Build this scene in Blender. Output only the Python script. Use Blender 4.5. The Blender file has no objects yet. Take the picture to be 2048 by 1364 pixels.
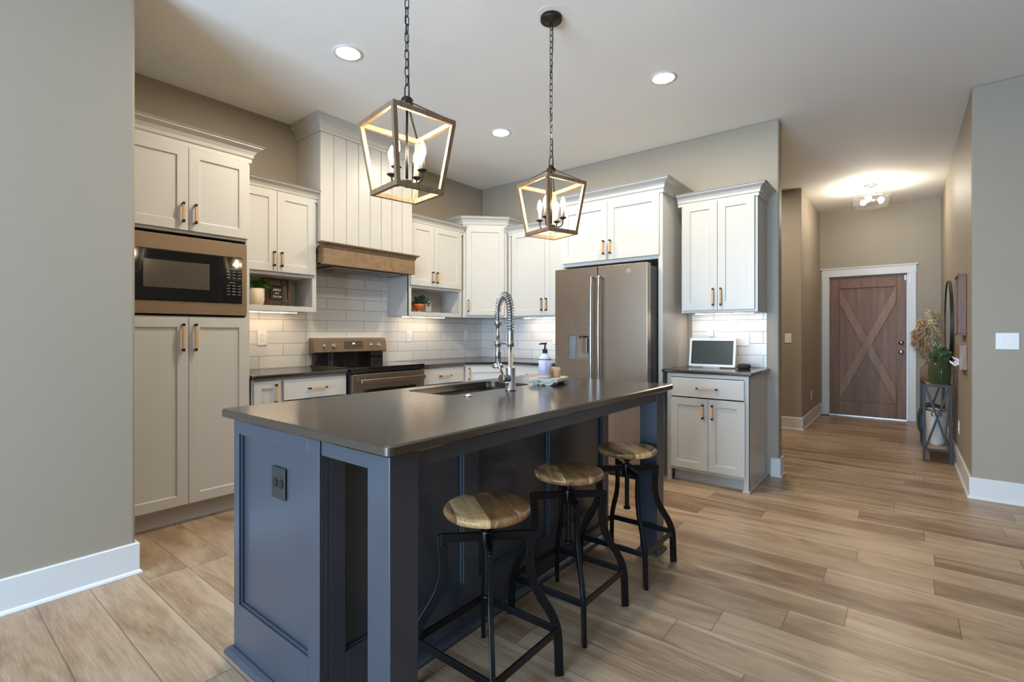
import bpy, bmesh, math, random
from mathutils import Vector, Matrix
C = bpy.context.scene
COL = C.collection
PI = math.pi
random.seed(7)

# ------------------------------------------------------------------ camera
FPX, V0, YAW = 987.94, 666.3, math.radians(38.418)
cd = bpy.data.cameras.new('camera'); cam = bpy.data.objects.new('camera', cd); COL.objects.link(cam)
cam.location = (4.184, -4.659, 1.2114)
cam.rotation_euler = (PI / 2, 0, YAW)
cd.sensor_width = 36; cd.lens = 36 * FPX / 2048
cd.shift_y = (V0 - 682) / 2048 * 1.0
cd.clip_start = 0.05; cd.clip_end = 100
C.camera = cam

# ------------------------------------------------------------------ exposure, world, daylight
C.view_settings.view_transform = 'Standard'; C.view_settings.look = 'None'
C.view_settings.gamma = 1; C.view_settings.use_curve_mapping = False
C.view_settings.exposure = 0.80
w = bpy.data.worlds.new('world'); C.world = w; w.use_nodes = True
nt = w.node_tree; nt.nodes.clear()
bg = nt.nodes.new('ShaderNodeBackground'); wo = nt.nodes.new('ShaderNodeOutputWorld')
bg.inputs[0].default_value = (0.62, 0.78, 1.0, 1); bg.inputs[1].default_value = 1.2
nt.links.new(bg.outputs[0], wo.inputs[0])
C.cycles.max_bounces = 8; C.cycles.diffuse_bounces = 5; C.cycles.glossy_bounces = 4
C.cycles.caustics_reflective = False; C.cycles.caustics_refractive = False
C.cycles.sample_clamp_indirect = 4.0

def area(name, loc, rot, sx, sy, power, color, spread=PI):
    ld = bpy.data.lights.new(name, 'AREA'); ld.shape = 'RECTANGLE'; ld.size = sx; ld.size_y = sy
    ld.energy = power; ld.color = color; ld.spread = spread
    o = bpy.data.objects.new(name, ld); COL.objects.link(o); o.location = loc; o.rotation_euler = rot
    return o
DAY = (0.50, 0.73, 1.0)
for i, x in enumerate((2.15, 3.75)):                    # sky light through the two back windows
    area('back_window_daylight', (x, -8.70, 1.30), (math.radians(101), 0, 0), 1.4, 2.1, 180, DAY)

# ------------------------------------------------------------------ node helpers
class NT:
    def __init__(s, name):
        s.m = bpy.data.materials.new(name); s.m.use_nodes = True; s.t = s.m.node_tree
        s.b = s.t.nodes['Principled BSDF']
    def n(s, typ, **kw):
        nd = s.t.nodes.new(typ)
        for k, v in kw.items(): setattr(nd, k, v)
        return nd
    def put(s, inp, v):
        if isinstance(v, bpy.types.NodeSocket): s.t.links.new(v, inp)
        elif v is not None: inp.default_value = v
    def math(s, op, a, b=None, c=None):
        nd = s.n('ShaderNodeMath', operation=op)
        for i, v in enumerate((a, b, c)):
            if v is not None: s.put(nd.inputs[i], v)
        return nd.outputs[0]
    def coord(s, kind='Object'):
        return s.n('ShaderNodeTexCoord').outputs[kind]
    def mapping(s, vec, scale=(1, 1, 1), loc=(0, 0, 0), rot=(0, 0, 0)):
        nd = s.n('ShaderNodeMapping'); s.put(nd.inputs[0], vec)
        nd.inputs[1].default_value = loc; nd.inputs[2].default_value = rot; nd.inputs[3].default_value = scale
        return nd.outputs[0]
    def noise(s, vec, scale=5, detail=3, rough=.5, dist=0):
        nd = s.n('ShaderNodeTexNoise'); s.put(nd.inputs['Vector'], vec)
        nd.inputs['Scale'].default_value = scale; nd.inputs['Detail'].default_value = detail
        nd.inputs['Roughness'].default_value = rough; nd.inputs['Distortion'].default_value = dist
        return nd.outputs[0]
    def ramp(s, fac, stops):
        nd = s.n('ShaderNodeValToRGB'); s.put(nd.inputs[0], fac)
        e = nd.color_ramp.elements
        while len(e) < len(stops): e.new(0.5)
        for i, (p, c) in enumerate(stops):
            e[i].position = p; e[i].color = tuple(c) + (1,) if len(c) == 3 else c
        return nd.outputs[0]
    def mix(s, fac, a, b, blend='MIX'):
        nd = s.n('ShaderNodeMix', data_type='RGBA', blend_type=blend)
        s.put(nd.inputs[0], fac)
        for i, v in ((6, a), (7, b)):
            s.put(nd.inputs[i], v if isinstance(v, bpy.types.NodeSocket) else tuple(v) + (1,))
        return nd.outputs[2]
    def sep(s, v):
        nd = s.n('ShaderNodeSeparateXYZ'); s.put(nd.inputs[0], v); return nd.outputs
    def comb(s, x, y, z):
        nd = s.n('ShaderNodeCombineXYZ')
        for i, v in enumerate((x, y, z)): s.put(nd.inputs[i], v)
        return nd.outputs[0]
    def bump(s, h, strength=.2, dist=.01):
        nd = s.n('ShaderNodeBump'); nd.inputs['Strength'].default_value = strength
        nd.inputs['Distance'].default_value = dist; s.put(nd.inputs['Height'], h)
        s.t.links.new(nd.outputs[0], s.b.inputs['Normal'])
    def set(s, color=None, rough=None, metal=None, spec=None, emit=None, es=None, trans=None, coat=None, alpha=None, aniso=None):
        for k, v in (('Base Color', color), ('Roughness', rough), ('Metallic', metal), ('Specular IOR Level', spec),
                     ('Emission Color', emit), ('Emission Strength', es), ('Transmission Weight', trans),
                     ('Coat Weight', coat), ('Alpha', alpha), ('Anisotropic', aniso)):
            if v is None: continue
            if isinstance(v, tuple) and len(v) == 3: v = v + (1,)
            s.put(s.b.inputs[k], v)
        return s

def srgb(r, g, b):
    f = lambda c: (c / 255 / 12.92) if c / 255 <= .04045 else ((c / 255 + .055) / 1.055) ** 2.4
    return (f(r), f(g), f(b))

M = {}
def plain(name, color, rough=.5, metal=0, vary=.04, nscale=30, bump=0, bscale=200, **kw):
    t = NT(name)
    n = t.noise(t.coord(), nscale, 3)
    dark = tuple(c * (1 - vary) for c in color); lite = tuple(min(1, c * (1 + vary)) for c in color)
    t.set(color=t.mix(n, dark, lite), rough=rough, metal=metal, **kw)
    if bump: t.bump(t.noise(t.coord(), bscale, 2), bump, .002)
    M[name] = t.m
    return t
plain('wall_paint', (.325, .276, .212), .55, bump=.12, bscale=140, vary=.015)
plain('ceiling_paint', (.88, .87, .85), .8, bump=.25, bscale=90, vary=.01)
plain('trim_white', (.66, .66, .65), .35, vary=.01)
plain('cabinet_white', (.52, .50, .46), .34, vary=.012, nscale=8)
plain('cabinet_inside', (.66, .64, .60), .45, vary=.02)
plain('black_metal', (.012, .012, .013), .32, metal=.6, vary=.1)
plain('matte_black', (.015, .014, .014), .5)
plain('bronze_metal', (.035, .028, .022), .42, metal=.7)
plain('slate_steel', (.30, .235, .18), .33, metal=.95, vary=.03, nscale=3)
plain('slate_flat', (.215, .145, .085), .42, metal=.35, vary=.02)
plain('stainless', (.48, .46, .44), .25, metal=1, vary=.04)
plain('chrome', (.85, .85, .85), .08, metal=1, vary=.01)
plain('dark_glass', (.006, .005, .005), .06, vary=.02, coat=.5)
plain('smoked_window', (.075, .06, .045), .18, vary=.1)
plain('white_plastic', (.80, .80, .79), .3, vary=.01)
plain('grey_mark', (.45, .44, .42), .5)
plain('island_paint', (.037, .044, .059), .28, vary=.10, nscale=6, spec=.75)
plain('grout', (.22, .21, .20), .9)
plain('terracotta', (.50, .12, .035), .35, vary=.1)
plain('ceramic_cream', (.62, .50, .36), .55, vary=.12, nscale=12)
plain('soil', (.03, .02, .015), .9, bump=.6)
plain('console_iron', (.018, .020, .025), .45, metal=.4)
plain('basket_knit', (.66, .61, .54), .9, bump=.6, bscale=90)
plain('blanket_green', (.035, .045, .02), .95, bump=.8, bscale=120)
plain('brass', (.75, .55, .25), .25, metal=1)
plain('paper_white', (.78, .77, .74), .7)
plain('fabric_dark', (.02, .02, .022), .9, bump=.4, bscale=600)
plain('satin_nickel', (.72, .70, .66), .25, metal=1)
plain('screen_grey', (.045, .05, .045), .12, vary=.05)
plain('candle_sleeve', (.35, .30, .24), .5)
plain('hose_grey', (.10, .10, .10), .35, metal=.6)
plain('sink_steel', (.62, .62, .62), .28, metal=1)

def emitter(name, col, strength):
    t = NT(name); t.set(color=(.8, .8, .8), emit=col, es=strength, rough=.4); M[name] = t.m
emitter('bulb_glow', (1.0, .78, .50), 75)
emitter('downlight_glow', (1.0, .88, .70), 350)
emitter('hall_bulb_glow', (1.0, .88, .70), 250)
emitter('strip_glow', (1.0, .80, .58), 25)
emitter('digit_glow', (.9, .95, 1.0), 3)

def wood(name, c1, c2, c3, scale=1.0, axis=0, rough=.45, rand=True, rings=.55):
    t = NT(name)
    v = t.coord()
    if rand:
        oi = t.n('ShaderNodeObjectInfo').outputs['Random']
        add = t.n('ShaderNodeVectorMath', operation='ADD'); t.put(add.inputs[0], v)
        t.put(add.inputs[1], t.comb(t.math('MULTIPLY', oi, 7.3), t.math('MULTIPLY', oi, 3.1), t.math('MULTIPLY', oi, 5.7)))
        v = add.outputs[0]
    sc = [14, 14, 14]; sc[axis] = 1.2
    v2 = t.mapping(v, tuple(a * scale for a in sc))
    a = t.noise(v2, 1.6, 5, .6, rings)
    b = t.noise(t.mapping(v, tuple(x * scale * 5 for x in sc)), 3, 2, .5)
    f = t.math('ADD', t.math('MULTIPLY', a, .8), t.math('MULTIPLY', b, .2))
    t.set(color=t.ramp(f, [(.32, c1), (.5, c2), (.66, c3)]), rough=rough)
    t.bump(b, .08, .002)
    M[name] = t.m
wood('handle_oak', (.42, .24, .10), (.56, .34, .16), (.66, .43, .22), 4, 2)
wood('hood_oak', (.150, .092, .045), (.195, .122, .060), (.24, .155, .080), .8, 1, rand=False)
wood('hood_oak_trim', (.13, .082, .045), (.17, .11, .06), (.21, .14, .08), .8, 1, rand=False)
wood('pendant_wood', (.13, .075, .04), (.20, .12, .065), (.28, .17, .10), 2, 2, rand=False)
wood('pendant_wood_lit', (.42, .30, .17), (.55, .42, .26), (.66, .52, .35), 2, 2, rand=False)  # same wood painted paler: bulb light put into the colour of inner faces
wood('door_wood', (.125, .052, .020), (.18, .084, .036), (.23, .115, .055), .6, 2, rand=False)
wood('door_wood_cross', (.19, .095, .045), (.25, .13, .066), (.30, .165, .085), .6, 2, rand=False)
wood('frame_wood', (.10, .04, .018), (.16, .07, .032), (.22, .10, .05), 1.5, 2)
wood('lattice_wood', (.10, .028, .010), (.17, .055, .02), (.24, .09, .035), 3, 2)
wood('console_wood', (.30, .19, .10), (.40, .27, .16), (.48, .34, .21), 1, 1)
wood('rustic_wood', (.14, .09, .06), (.26, .17, .11), (.36, .26, .18), 2, 2)

# rustic mango wood stool seat: boards of different tone, saw marks, dark knots
def seat_material():
    t = NT('seat_wood'); v = t.coord()
    oi = t.n('ShaderNodeObjectInfo').outputs['Random']
    rot = t.n('ShaderNodeVectorRotate', rotation_type='Z_AXIS'); t.put(rot.inputs['Vector'], v)
    t.put(rot.inputs['Angle'], t.math('ADD', t.math('MULTIPLY', oi, .5), .35))
    x, y, z = t.sep(rot.outputs[0])
    bid = t.math('FLOOR', t.math('DIVIDE', t.math('ADD', y, t.math('MULTIPLY', oi, .05)), .098))
    wn = t.n('ShaderNodeTexWhiteNoise', noise_dimensions='2D')
    t.put(wn.inputs['Vector'], t.comb(bid, t.math('MULTIPLY', oi, 91.0), 0))
    r = wn.outputs['Value']
    vv = t.comb(t.math('ADD', x, t.math('MULTIPLY', bid, 3.3)), t.math('ADD', y, t.math('MULTIPLY', oi, 5.0)), z)
    g = t.noise(t.mapping(vv, (4, 26, 10)), 1.1, 5, .62, .9)
    blot = t.noise(t.mapping(vv, (5, 11, 5)), 1.2, 3, .5, .6)
    col = t.ramp(g, [(.28, (.36, .16, .055)), (.42, (.66, .39, .155)), (.58, (.84, .56, .27))])
    dk = t.ramp(g, [(.30, (.055, .022, .010)), (.5, (.20, .085, .032)), (.7, (.38, .18, .068))])
    m = t.ramp(t.math('ADD', t.math('MULTIPLY', blot, .8), t.math('MULTIPLY', r, .42)), [(.57, (0, 0, 0)), (.66, (1, 1, 1))])
    c = t.mix(t.math('MULTIPLY', m, .85), col, dk)
    ln = t.math('PINGPONG', t.math('ADD', y, t.math('MULTIPLY', oi, .05)), .049)
    line = t.math('LESS_THAN', ln, .0007)
    saw = t.noise(t.mapping(vv, (160, 3, 3)), 1, 2, .5)
    c = t.mix(t.math('MULTIPLY', t.math('GREATER_THAN', saw, .63), .3), c, (.10, .055, .03))
    c = t.mix(t.math('MULTIPLY', line, .5), c, (.06, .03, .02))
    t.set(color=c, rough=.3)
    t.bump(saw, .12, .002)
    M['seat_wood'] = t.m
seat_material()

def floor_material():
    t = NT('floor_planks'); v = t.coord()
    x, y, z = t.sep(v)
    W, Ln = .1857, 1.22
    yy = t.math('DIVIDE', t.math('ADD', y, 20.0 + .04), W)
    row = t.math('FLOOR', yy)
    wn = t.n('ShaderNodeTexWhiteNoise', noise_dimensions='1D'); t.put(wn.inputs['W'], row)
    off = t.math('MULTIPLY', wn.outputs['Value'], Ln)
    xx = t.math('DIVIDE', t.math('ADD', t.math('ADD', x, 20.0), off), Ln)
    cid = t.math('FLOOR', xx)
    wn2 = t.n('ShaderNodeTexWhiteNoise', noise_dimensions='2D'); t.put(wn2.inputs['Vector'], t.comb(row, cid, 0))
    r = wn2.outputs['Value']
    wn3 = t.n('ShaderNodeTexWhiteNoise', noise_dimensions='2D'); t.put(wn3.inputs['Vector'], t.comb(cid, t.math('ADD', row, 77.0), 0))
    r2 = wn3.outputs['Value']
    pv = t.comb(t.math('ADD', x, t.math('MULTIPLY', r, 31.0)), t.math('ADD', y, t.math('MULTIPLY', r2, 17.0)), r)
    cath = t.noise(t.mapping(pv, (1.1, 5.5, 1)), 1.3, 4, .55, 1.3)
    fine = t.noise(t.mapping(pv, (6, 95, 1)), 1.5, 3, .6, .3)
    big = t.noise(t.mapping(pv, (.8, 7, 1)), 1.0, 2, .5, .5)
    f = t.math('ADD', t.math('ADD', t.math('MULTIPLY', cath, .62), t.math('MULTIPLY', fine, .34)), t.math('MULTIPLY', r, .14))
    base = t.ramp(f, [(.36, (.150, .088, .050)), (.48, (.245, .158, .095)), (.58, (.335, .232, .148)), (.70, (.43, .315, .212))])
    # pale sapwood streak near a plank edge
    fy = t.math('FRACT', yy)
    edge = t.math('ADD', fy, t.math('MULTIPLY', t.math('SUBTRACT', big, .5), .55))
    sap = t.ramp(edge, [(.80, (0, 0, 0)), (.87, (1, 1, 1))])
    pick = t.math('MULTIPLY', sap, t.math('GREATER_THAN', r2, .55))
    base = t.mix(t.math('MULTIPLY', pick, .45), base, (.54, .43, .31))
    dk = t.ramp(t.noise(t.mapping(pv, (1.6, 3.2, 1)), 1.4, 2, .5, .4), [(.62, (0, 0, 0)), (.78, (1, 1, 1))])
    base = t.mix(t.math('MULTIPLY', dk, .35), base, (.20, .13, .085))
    d1 = t.math('PINGPONG', yy, .5)
    d2 = t.math('PINGPONG', xx, .5)
    seam = t.math('MAXIMUM', t.math('LESS_THAN', d1, .0105), t.math('LESS_THAN', d2, .0019))
    base = t.mix(t.math('MULTIPLY', seam, .72), base, (.10, .065, .045))
    t.set(color=base, rough=t.math('ADD', t.math('MULTIPLY', fine, .14), .27), spec=.45)
    t.bump(t.math('SUBTRACT', t.math('MULTIPLY', fine, .3), seam), .12, .003)
    M['floor_planks'] = t.m
floor_material()

def tile_material(name, ax, off):
    t = NT(name); v = t.coord(); s = t.sep(v)
    u = t.math('ADD', s[ax], off); z = t.math('SUBTRACT', s[2], .917)
    H, Wd = .1028, .4085
    zz = t.math('DIVIDE', z, H); row = t.math('FLOOR', zz)
    odd = t.math('FLOORED_MODULO', row, 2.0)
    uu = t.math('ADD', t.math('DIVIDE', u, Wd), t.math('MULTIPLY', odd, .5))
    cid = t.math('FLOOR', uu)
    wn = t.n('ShaderNodeTexWhiteNoise', noise_dimensions='2D'); t.put(wn.inputs['Vector'], t.comb(row, cid, 0))
    d1 = t.math('MULTIPLY', t.math('PINGPONG', zz, .5), H)
    d2 = t.math('MULTIPLY', t.math('PINGPONG', uu, .5), Wd)
    d = t.math('MINIMUM', d1, d2)
    g = t.math('LESS_THAN', d, .0019)
    wav = t.noise(t.mapping(v, (3, 3, 22)), 3, 3, .5, .4)
    c = t.mix(wn.outputs['Value'], (.70, .675, .64), (.76, .735, .70))
    c = t.mix(g, c, (.24, .225, .21))
    t.set(color=c, rough=t.math('ADD', t.math('MULTIPLY', g, .6), .16))
    hgt = t.math('ADD', t.math('MULTIPLY', t.math('MINIMUM', d, .006), 60.0), t.math('MULTIPLY', wav, .35))
    t.bump(hgt, .25, .004)
    M[name] = t.m
tile_material('tiles_range', 1, 2.761 + .4085 * 10)
tile_material('tiles_fridge', 0, -.791 + .4085 * 10)

def granite(name, base, rough, brown):
    t = NT(name); v = t.coord()
    sp = t.noise(v, 420, 2, .6)
    cl = t.noise(v, 60, 4, .6)
    c = t.mix(t.ramp(sp, [(.60, (0, 0, 0)), (.72, (1, 1, 1))]), base, tuple(b * 3.2 + .01 for b in base))
    t.set(color=c, rough=t.math('ADD', t.math('MULTIPLY', cl, .10), rough), spec=.9)
    t.b.inputs['IOR'].default_value = 1.80; t.b.inputs['Specular Tint'].default_value = (1, .87, .76, 1)
    t.bump(t.math('ADD', t.noise(v, 70, 4, .6), t.math('MULTIPLY', sp, .2)), .10 if rough > .12 else .01, .002)
    M[name] = t.m
granite('leathered_granite', (.022, .018, .015), .125, 0)
granite('dark_quartz', (.020, .015, .013), .10, 0)

def glass(name, tint, rough=.02):
    t = NT(name); t.set(color=tint, rough=rough, trans=1.0); t.b.inputs['IOR'].default_value = 1.45
    M[name] = t.m
def thin_glass(name, tint, fac=.12):
    t = NT(name); tr = t.n('ShaderNodeBsdfTransparent'); tr.inputs[0].default_value = tint + (1,)
    gl = t.n('ShaderNodeBsdfGlossy'); gl.inputs[1].default_value = .03
    mx = t.n('ShaderNodeMixShader')
    lw = t.n('ShaderNodeLayerWeight'); lw.inputs[0].default_value = .35
    t.put(mx.inputs[0], t.math('ADD', t.math('MULTIPLY', lw.outputs['Facing'], .55), fac * .3))
    t.t.links.new(tr.outputs[0], mx.inputs[1]); t.t.links.new(gl.outputs[0], mx.inputs[2])
    t.t.links.new(mx.outputs[0], t.t.nodes['Material Output'].inputs[0]); M[name] = t.m
thin_glass('shade_glass', (.97, .98, .99))
def tinted(name, tint, body, fb):
    t = NT(name); tr = t.n('ShaderNodeBsdfTransparent'); tr.inputs[0].default_value = tint + (1,)
    t.set(color=body, rough=.06)
    mx = t.n('ShaderNodeMixShader'); lw = t.n('ShaderNodeLayerWeight'); lw.inputs[0].default_value = .4
    t.put(mx.inputs[0], t.math('ADD', t.math('MULTIPLY', lw.outputs['Facing'], .5), fb))
    t.t.links.new(tr.outputs[0], mx.inputs[1]); t.t.links.new(t.b.outputs[0], mx.inputs[2])
    t.t.links.new(mx.outputs[0], t.t.nodes['Material Output'].inputs[0]); M[name] = t.m
tinted('green_glass', (.50, .70, .45), (.15, .17, .09), .20); tinted('blush_glass', (.90, .80, .72), (.42, .30, .22), .25)
t = NT('peach_wax'); t.set(color=(.74, .47, .29), rough=.25); M['peach_wax'] = t.m
t = NT('mirror_glass'); t.set(color=(.86, .87, .87), rough=.01, metal=1); M['mirror_glass'] = t.m

def leafmat(name, a, b):
    t = NT(name); oi = t.noise(t.coord(), 60, 2)
    t.set(color=t.mix(t.ramp(oi, [(.35, (0, 0, 0)), (.65, (1, 1, 1))]), a, b), rough=.45); M[name] = t.m
leafmat('leaf_bright', (.05, .17, .02), (.20, .36, .07)); leafmat('leaf_dusty', (.03, .075, .035), (.12, .19, .10))
leafmat('leaf_deep', (.045, .10, .03), (.17, .26, .10))
leafmat('pampas_tan', (.50, .29, .13), (.70, .50, .30)); leafmat('pampas_pale', (.62, .50, .30), (.80, .68, .46))
t = NT('tray_paint'); n = t.noise(t.mapping(t.coord(), (30, 30, 60)), 1.5, 4, .6)
t.set(color=t.ramp(n, [(.36, (.10, .12, .10)), (.42, (.56, .57, .50)), (.62, (.68, .68, .60))]), rough=.7); M['tray_paint'] = t.m
t = NT('tray_top'); n = t.noise(t.mapping(t.coord(), (8, 60, 8)), 1.5, 4, .6)
t.set(color=t.ramp(n, [(.36, (.30, .22, .14)), (.6, (.60, .50, .38))]), rough=.6); M['tray_top'] = t.m
t = NT('bottle_plastic'); t.set(color=(.66, .66, .74), rough=.25); M['bottle_plastic'] = t.m
plain('lavender_label', (.60, .58, .74), .5, vary=.02); plain('plum_ink', (.10, .05, .07), .6)

# ------------------------------------------------------------------ mesh helpers
def bm_new(): return bmesh.new()
def box(bm, x0, x1, y0, y1, z0, z1, mi=0, skip=()):
    v = [bm.verts.new(p) for p in ((x0, y0, z0), (x1, y0, z0), (x1, y1, z0), (x0, y1, z0), (x0, y0, z1), (x1, y0, z1), (x1, y1, z1), (x0, y1, z1))]
    for k, f in (('b', (3, 2, 1, 0)), ('t', (4, 5, 6, 7)), ('f', (0, 1, 5, 4)), ('r', (1, 2, 6, 5)), ('k', (2, 3, 7, 6)), ('l', (3, 0, 4, 7))):
        if k in skip: continue
        fc = bm.faces.new([v[i] for i in f]); fc.material_index = mi
    return bm
def prism(bm, pts, z0, z1, mi=0):
    a = [bm.verts.new((p[0], p[1], z0)) for p in pts]; b = [bm.verts.new((p[0], p[1], z1)) for p in pts]
    n = len(pts)
    bm.faces.new(a[::-1]).material_index = mi; bm.faces.new(b).material_index = mi
    for i in range(n):
        bm.faces.new((a[i], a[(i + 1) % n], b[(i + 1) % n], b[i])).material_index = mi
    return bm
def lathe(bm, prof, cx=0, cy=0, cz=0, seg=32, mi=0, smooth=True, mat=None, ripple=None):
    rings = []
    for r, z in prof:
        if r < 1e-6: rings.append([bm.verts.new((0, 0, z))])
        else:
            rings.append([])
            for i in range(seg):
                a = 2 * PI * i / seg
                rr = r * (1 + (ripple(i, z) if ripple else 0))
                rings[-1].append(bm.verts.new((rr * math.cos(a), rr * math.sin(a), z)))
    allv = [v for r in rings for v in r]
    for A, B in zip(rings, rings[1:]):
        for i in range(seg):
            j = (i + 1) % seg
            if len(A) == 1 and len(B) == 1: continue
            if len(A) == 1: f = bm.faces.new((A[0], B[j], B[i]))
            elif len(B) == 1: f = bm.faces.new((A[i], A[j], B[0]))
            else: f = bm.faces.new((A[i], A[j], B[j], B[i]))
            f.material_index = mi; f.smooth = smooth
    m4 = Matrix.Translation((cx, cy, cz)) @ (mat if mat else Matrix())
    bmesh.ops.transform(bm, matrix=m4, verts=allv)
    return bm
def cyl(bm, p0, p1, r, seg=16, mi=0, r2=None, smooth=True):
    p0, p1 = Vector(p0), Vector(p1); d = p1 - p0; L = d.length
    q = Vector((0, 0, 1)).rotation_difference(d.normalized()).to_matrix().to_4x4()
    m = Matrix.Translation(p0) @ q
    r2 = r if r2 is None else r2
    ca = [bm.verts.new(m @ Vector((r * math.cos(2 * PI * i / seg), r * math.sin(2 * PI * i / seg), 0))) for i in range(seg)]
    cb = [bm.verts.new(m @ Vector((r2 * math.cos(2 * PI * i / seg), r2 * math.sin(2 * PI * i / seg), L))) for i in range(seg)]
    bm.faces.new(ca[::-1]).material_index = mi; bm.faces.new(cb).material_index = mi
    for i in range(seg):
        f = bm.faces.new((ca[i], ca[(i + 1) % seg], cb[(i + 1) % seg], cb[i])); f.material_index = mi; f.smooth = smooth
    return bm
def tube(bm, pts, r, seg=8, mi=0, closed=False, rect=None, up=None, smooth=True):
    """sweep a circle (or a rectangle rect=(half width along normal, half height along up)) along pts"""
    P = [Vector(p) for p in pts]; n = len(P); rings = []; prev = None
    for i in range(n):
        if closed: t = (P[(i + 1) % n] - P[i - 1]).normalized()
        else: t = (P[min(i + 1, n - 1)] - P[max(i - 1, 0)]).normalized()
        if up is not None: u = Vector(up)
        elif prev is None: u = Vector((0, 0, 1)) if abs(t.z) < .9 else Vector((1, 0, 0))
        else: u = prev
        a = t.cross(u)
        if a.length < 1e-5: a = t.cross(Vector((0, 1, 0)))
        a.normalize(); b = a.cross(t).normalized(); prev = b
        rr = r[i] if isinstance(r, (list, tuple)) else r
        if rect: offs = [(-rect[0], -rect[1]), (rect[0], -rect[1]), (rect[0], rect[1]), (-rect[0], rect[1])]
        else: offs = [(rr * math.cos(2 * PI * k / seg), rr * math.sin(2 * PI * k / seg)) for k in range(seg)]
        rings.append([bm.verts.new(P[i] + a * o[0] + b * o[1]) for o in offs])
    k = len(rings[0]); rg = range(n if closed else n - 1)
    for i in rg:
        A, B = rings[i], rings[(i + 1) % n]
        for j in range(k):
            f = bm.faces.new((A[j], A[(j + 1) % k], B[(j + 1) % k], B[j])); f.material_index = mi; f.smooth = smooth and not rect
    if not closed:
        bm.faces.new(rings[0][::-1]).material_index = mi; bm.faces.new(rings[-1]).material_index = mi
    return bm
def bez(p, n=16):
    """smooth polyline through control points (Catmull-Rom)"""
    P = [Vector(q) for q in p]; out = []
    for i in range(len(P) - 1):
        a = P[max(i - 1, 0)]; b = P[i]; c = P[i + 1]; d = P[min(i + 2, len(P) - 1)]
        for k in range(n):
            s = k / n
            out.append(.5 * ((2 * b) + (c - a) * s + (2 * a - 5 * b + 4 * c - d) * s * s + (3 * b - a - 3 * c + d) * s ** 3))
    out.append(P[-1]); return out
def rrect(x0, x1, y0, y1, r, n=6):
    out = []
    for cx, cy, a0 in ((x1 - r, y1 - r, 0), (x0 + r, y1 - r, 90), (x0 + r, y0 + r, 180), (x1 - r, y0 + r, 270)):
        for k in range(n + 1):
            a = math.radians(a0 + 90 * k / n); out.append((cx + r * math.cos(a), cy + r * math.sin(a)))
    return out
def sweep_profile(bm, path, prof, closed=False, mi=0, cap=True):
    """path: 2D points; profile (offset to the RIGHT of travel, z) mitred along it"""
    n = len(path); P = [Vector(p) for p in path]; rings = []
    def nrm(a, b):
        d = (b - a).normalized(); return Vector((d.y, -d.x))
    for i in range(n):
        if closed or 0 < i < n - 1:
            n1 = nrm(P[i - 1], P[i]); n2 = nrm(P[i], P[(i + 1) % n]); m = (n1 + n2); m = m / (m.dot(n1) if m.dot(n1) else 1)
        elif i == 0: m = nrm(P[0], P[1])
        else: m = nrm(P[-2], P[-1])
        rings.append([bm.verts.new((P[i].x + m.x * o, P[i].y + m.y * o, z)) for o, z in prof])
    k = len(prof)
    for i in range(n if closed else n - 1):
        A, B = rings[i], rings[(i + 1) % n]
        for j in range(k):
            bm.faces.new((A[j], A[(j + 1) % k], B[(j + 1) % k], B[j])).material_index = mi
    if cap and not closed:
        bm.faces.new(rings[0]); bm.faces.new(rings[-1][::-1])
    return bm

ORG = {}
def origin(o):
    return ORG.get(o.name, Vector((0, 0, 0))) if o else Vector((0, 0, 0))
def obj(name, bm, mats, parent=None, world=False, bevel=0, loc=None, smooth=False, seg=2, recalc=True):
    if recalc: bmesh.ops.recalc_face_normals(bm, faces=bm.faces)
    if world and parent: bmesh.ops.translate(bm, vec=-origin(parent), verts=bm.verts)
    me = bpy.data.meshes.new(name); bm.to_mesh(me); bm.free()
    if smooth:
        for p in me.polygons: p.use_smooth = True
    o = bpy.data.objects.new(name, me); COL.objects.link(o)
    for m in (mats if isinstance(mats, (list, tuple)) else [mats]): me.materials.append(M[m])
    if parent: o.parent = parent
    ORG[o.name] = origin(parent) if world else Vector((0, 0, 0))
    if loc: o.location = loc
    if bevel:
        b = o.modifiers.new('edge', 'BEVEL'); b.width = bevel; b.segments = seg; b.limit_method = 'ANGLE'; b.angle_limit = math.radians(40)
        b.harden_normals = False
    return o
def tag(o, label, cat, group=None, kind=None):
    o['label'] = label; o['category'] = cat
    if group: o['group'] = group
    if kind: o['kind'] = kind
    return o
def thing(name, label, cat, loc=(0, 0, 0), rotz=0, group=None):
    o = bpy.data.objects.new(name, None); COL.objects.link(o); o.location = loc; o.rotation_euler = (0, 0, rotz)
    o.empty_display_size = .1
    ORG[o.name] = Vector(loc)
    return tag(o, label, cat, group)
def struct(name, bm, mat, bevel=0, parent=None):
    o = obj(name, bm, mat, parent, bevel=bevel)
    if not parent: o['kind'] = 'structure'
    return o
def copy_tree(o, parent=None, loc=None, rotz=None, label=None):
    c = o.copy(); COL.objects.link(c)
    if parent: c.parent = parent
    if loc is not None: c.location = loc
    if rotz is not None: c.rotation_euler = (0, 0, rotz)
    if label: c['label'] = label
    for ch in o.children: copy_tree(ch, c)
    return c
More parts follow.
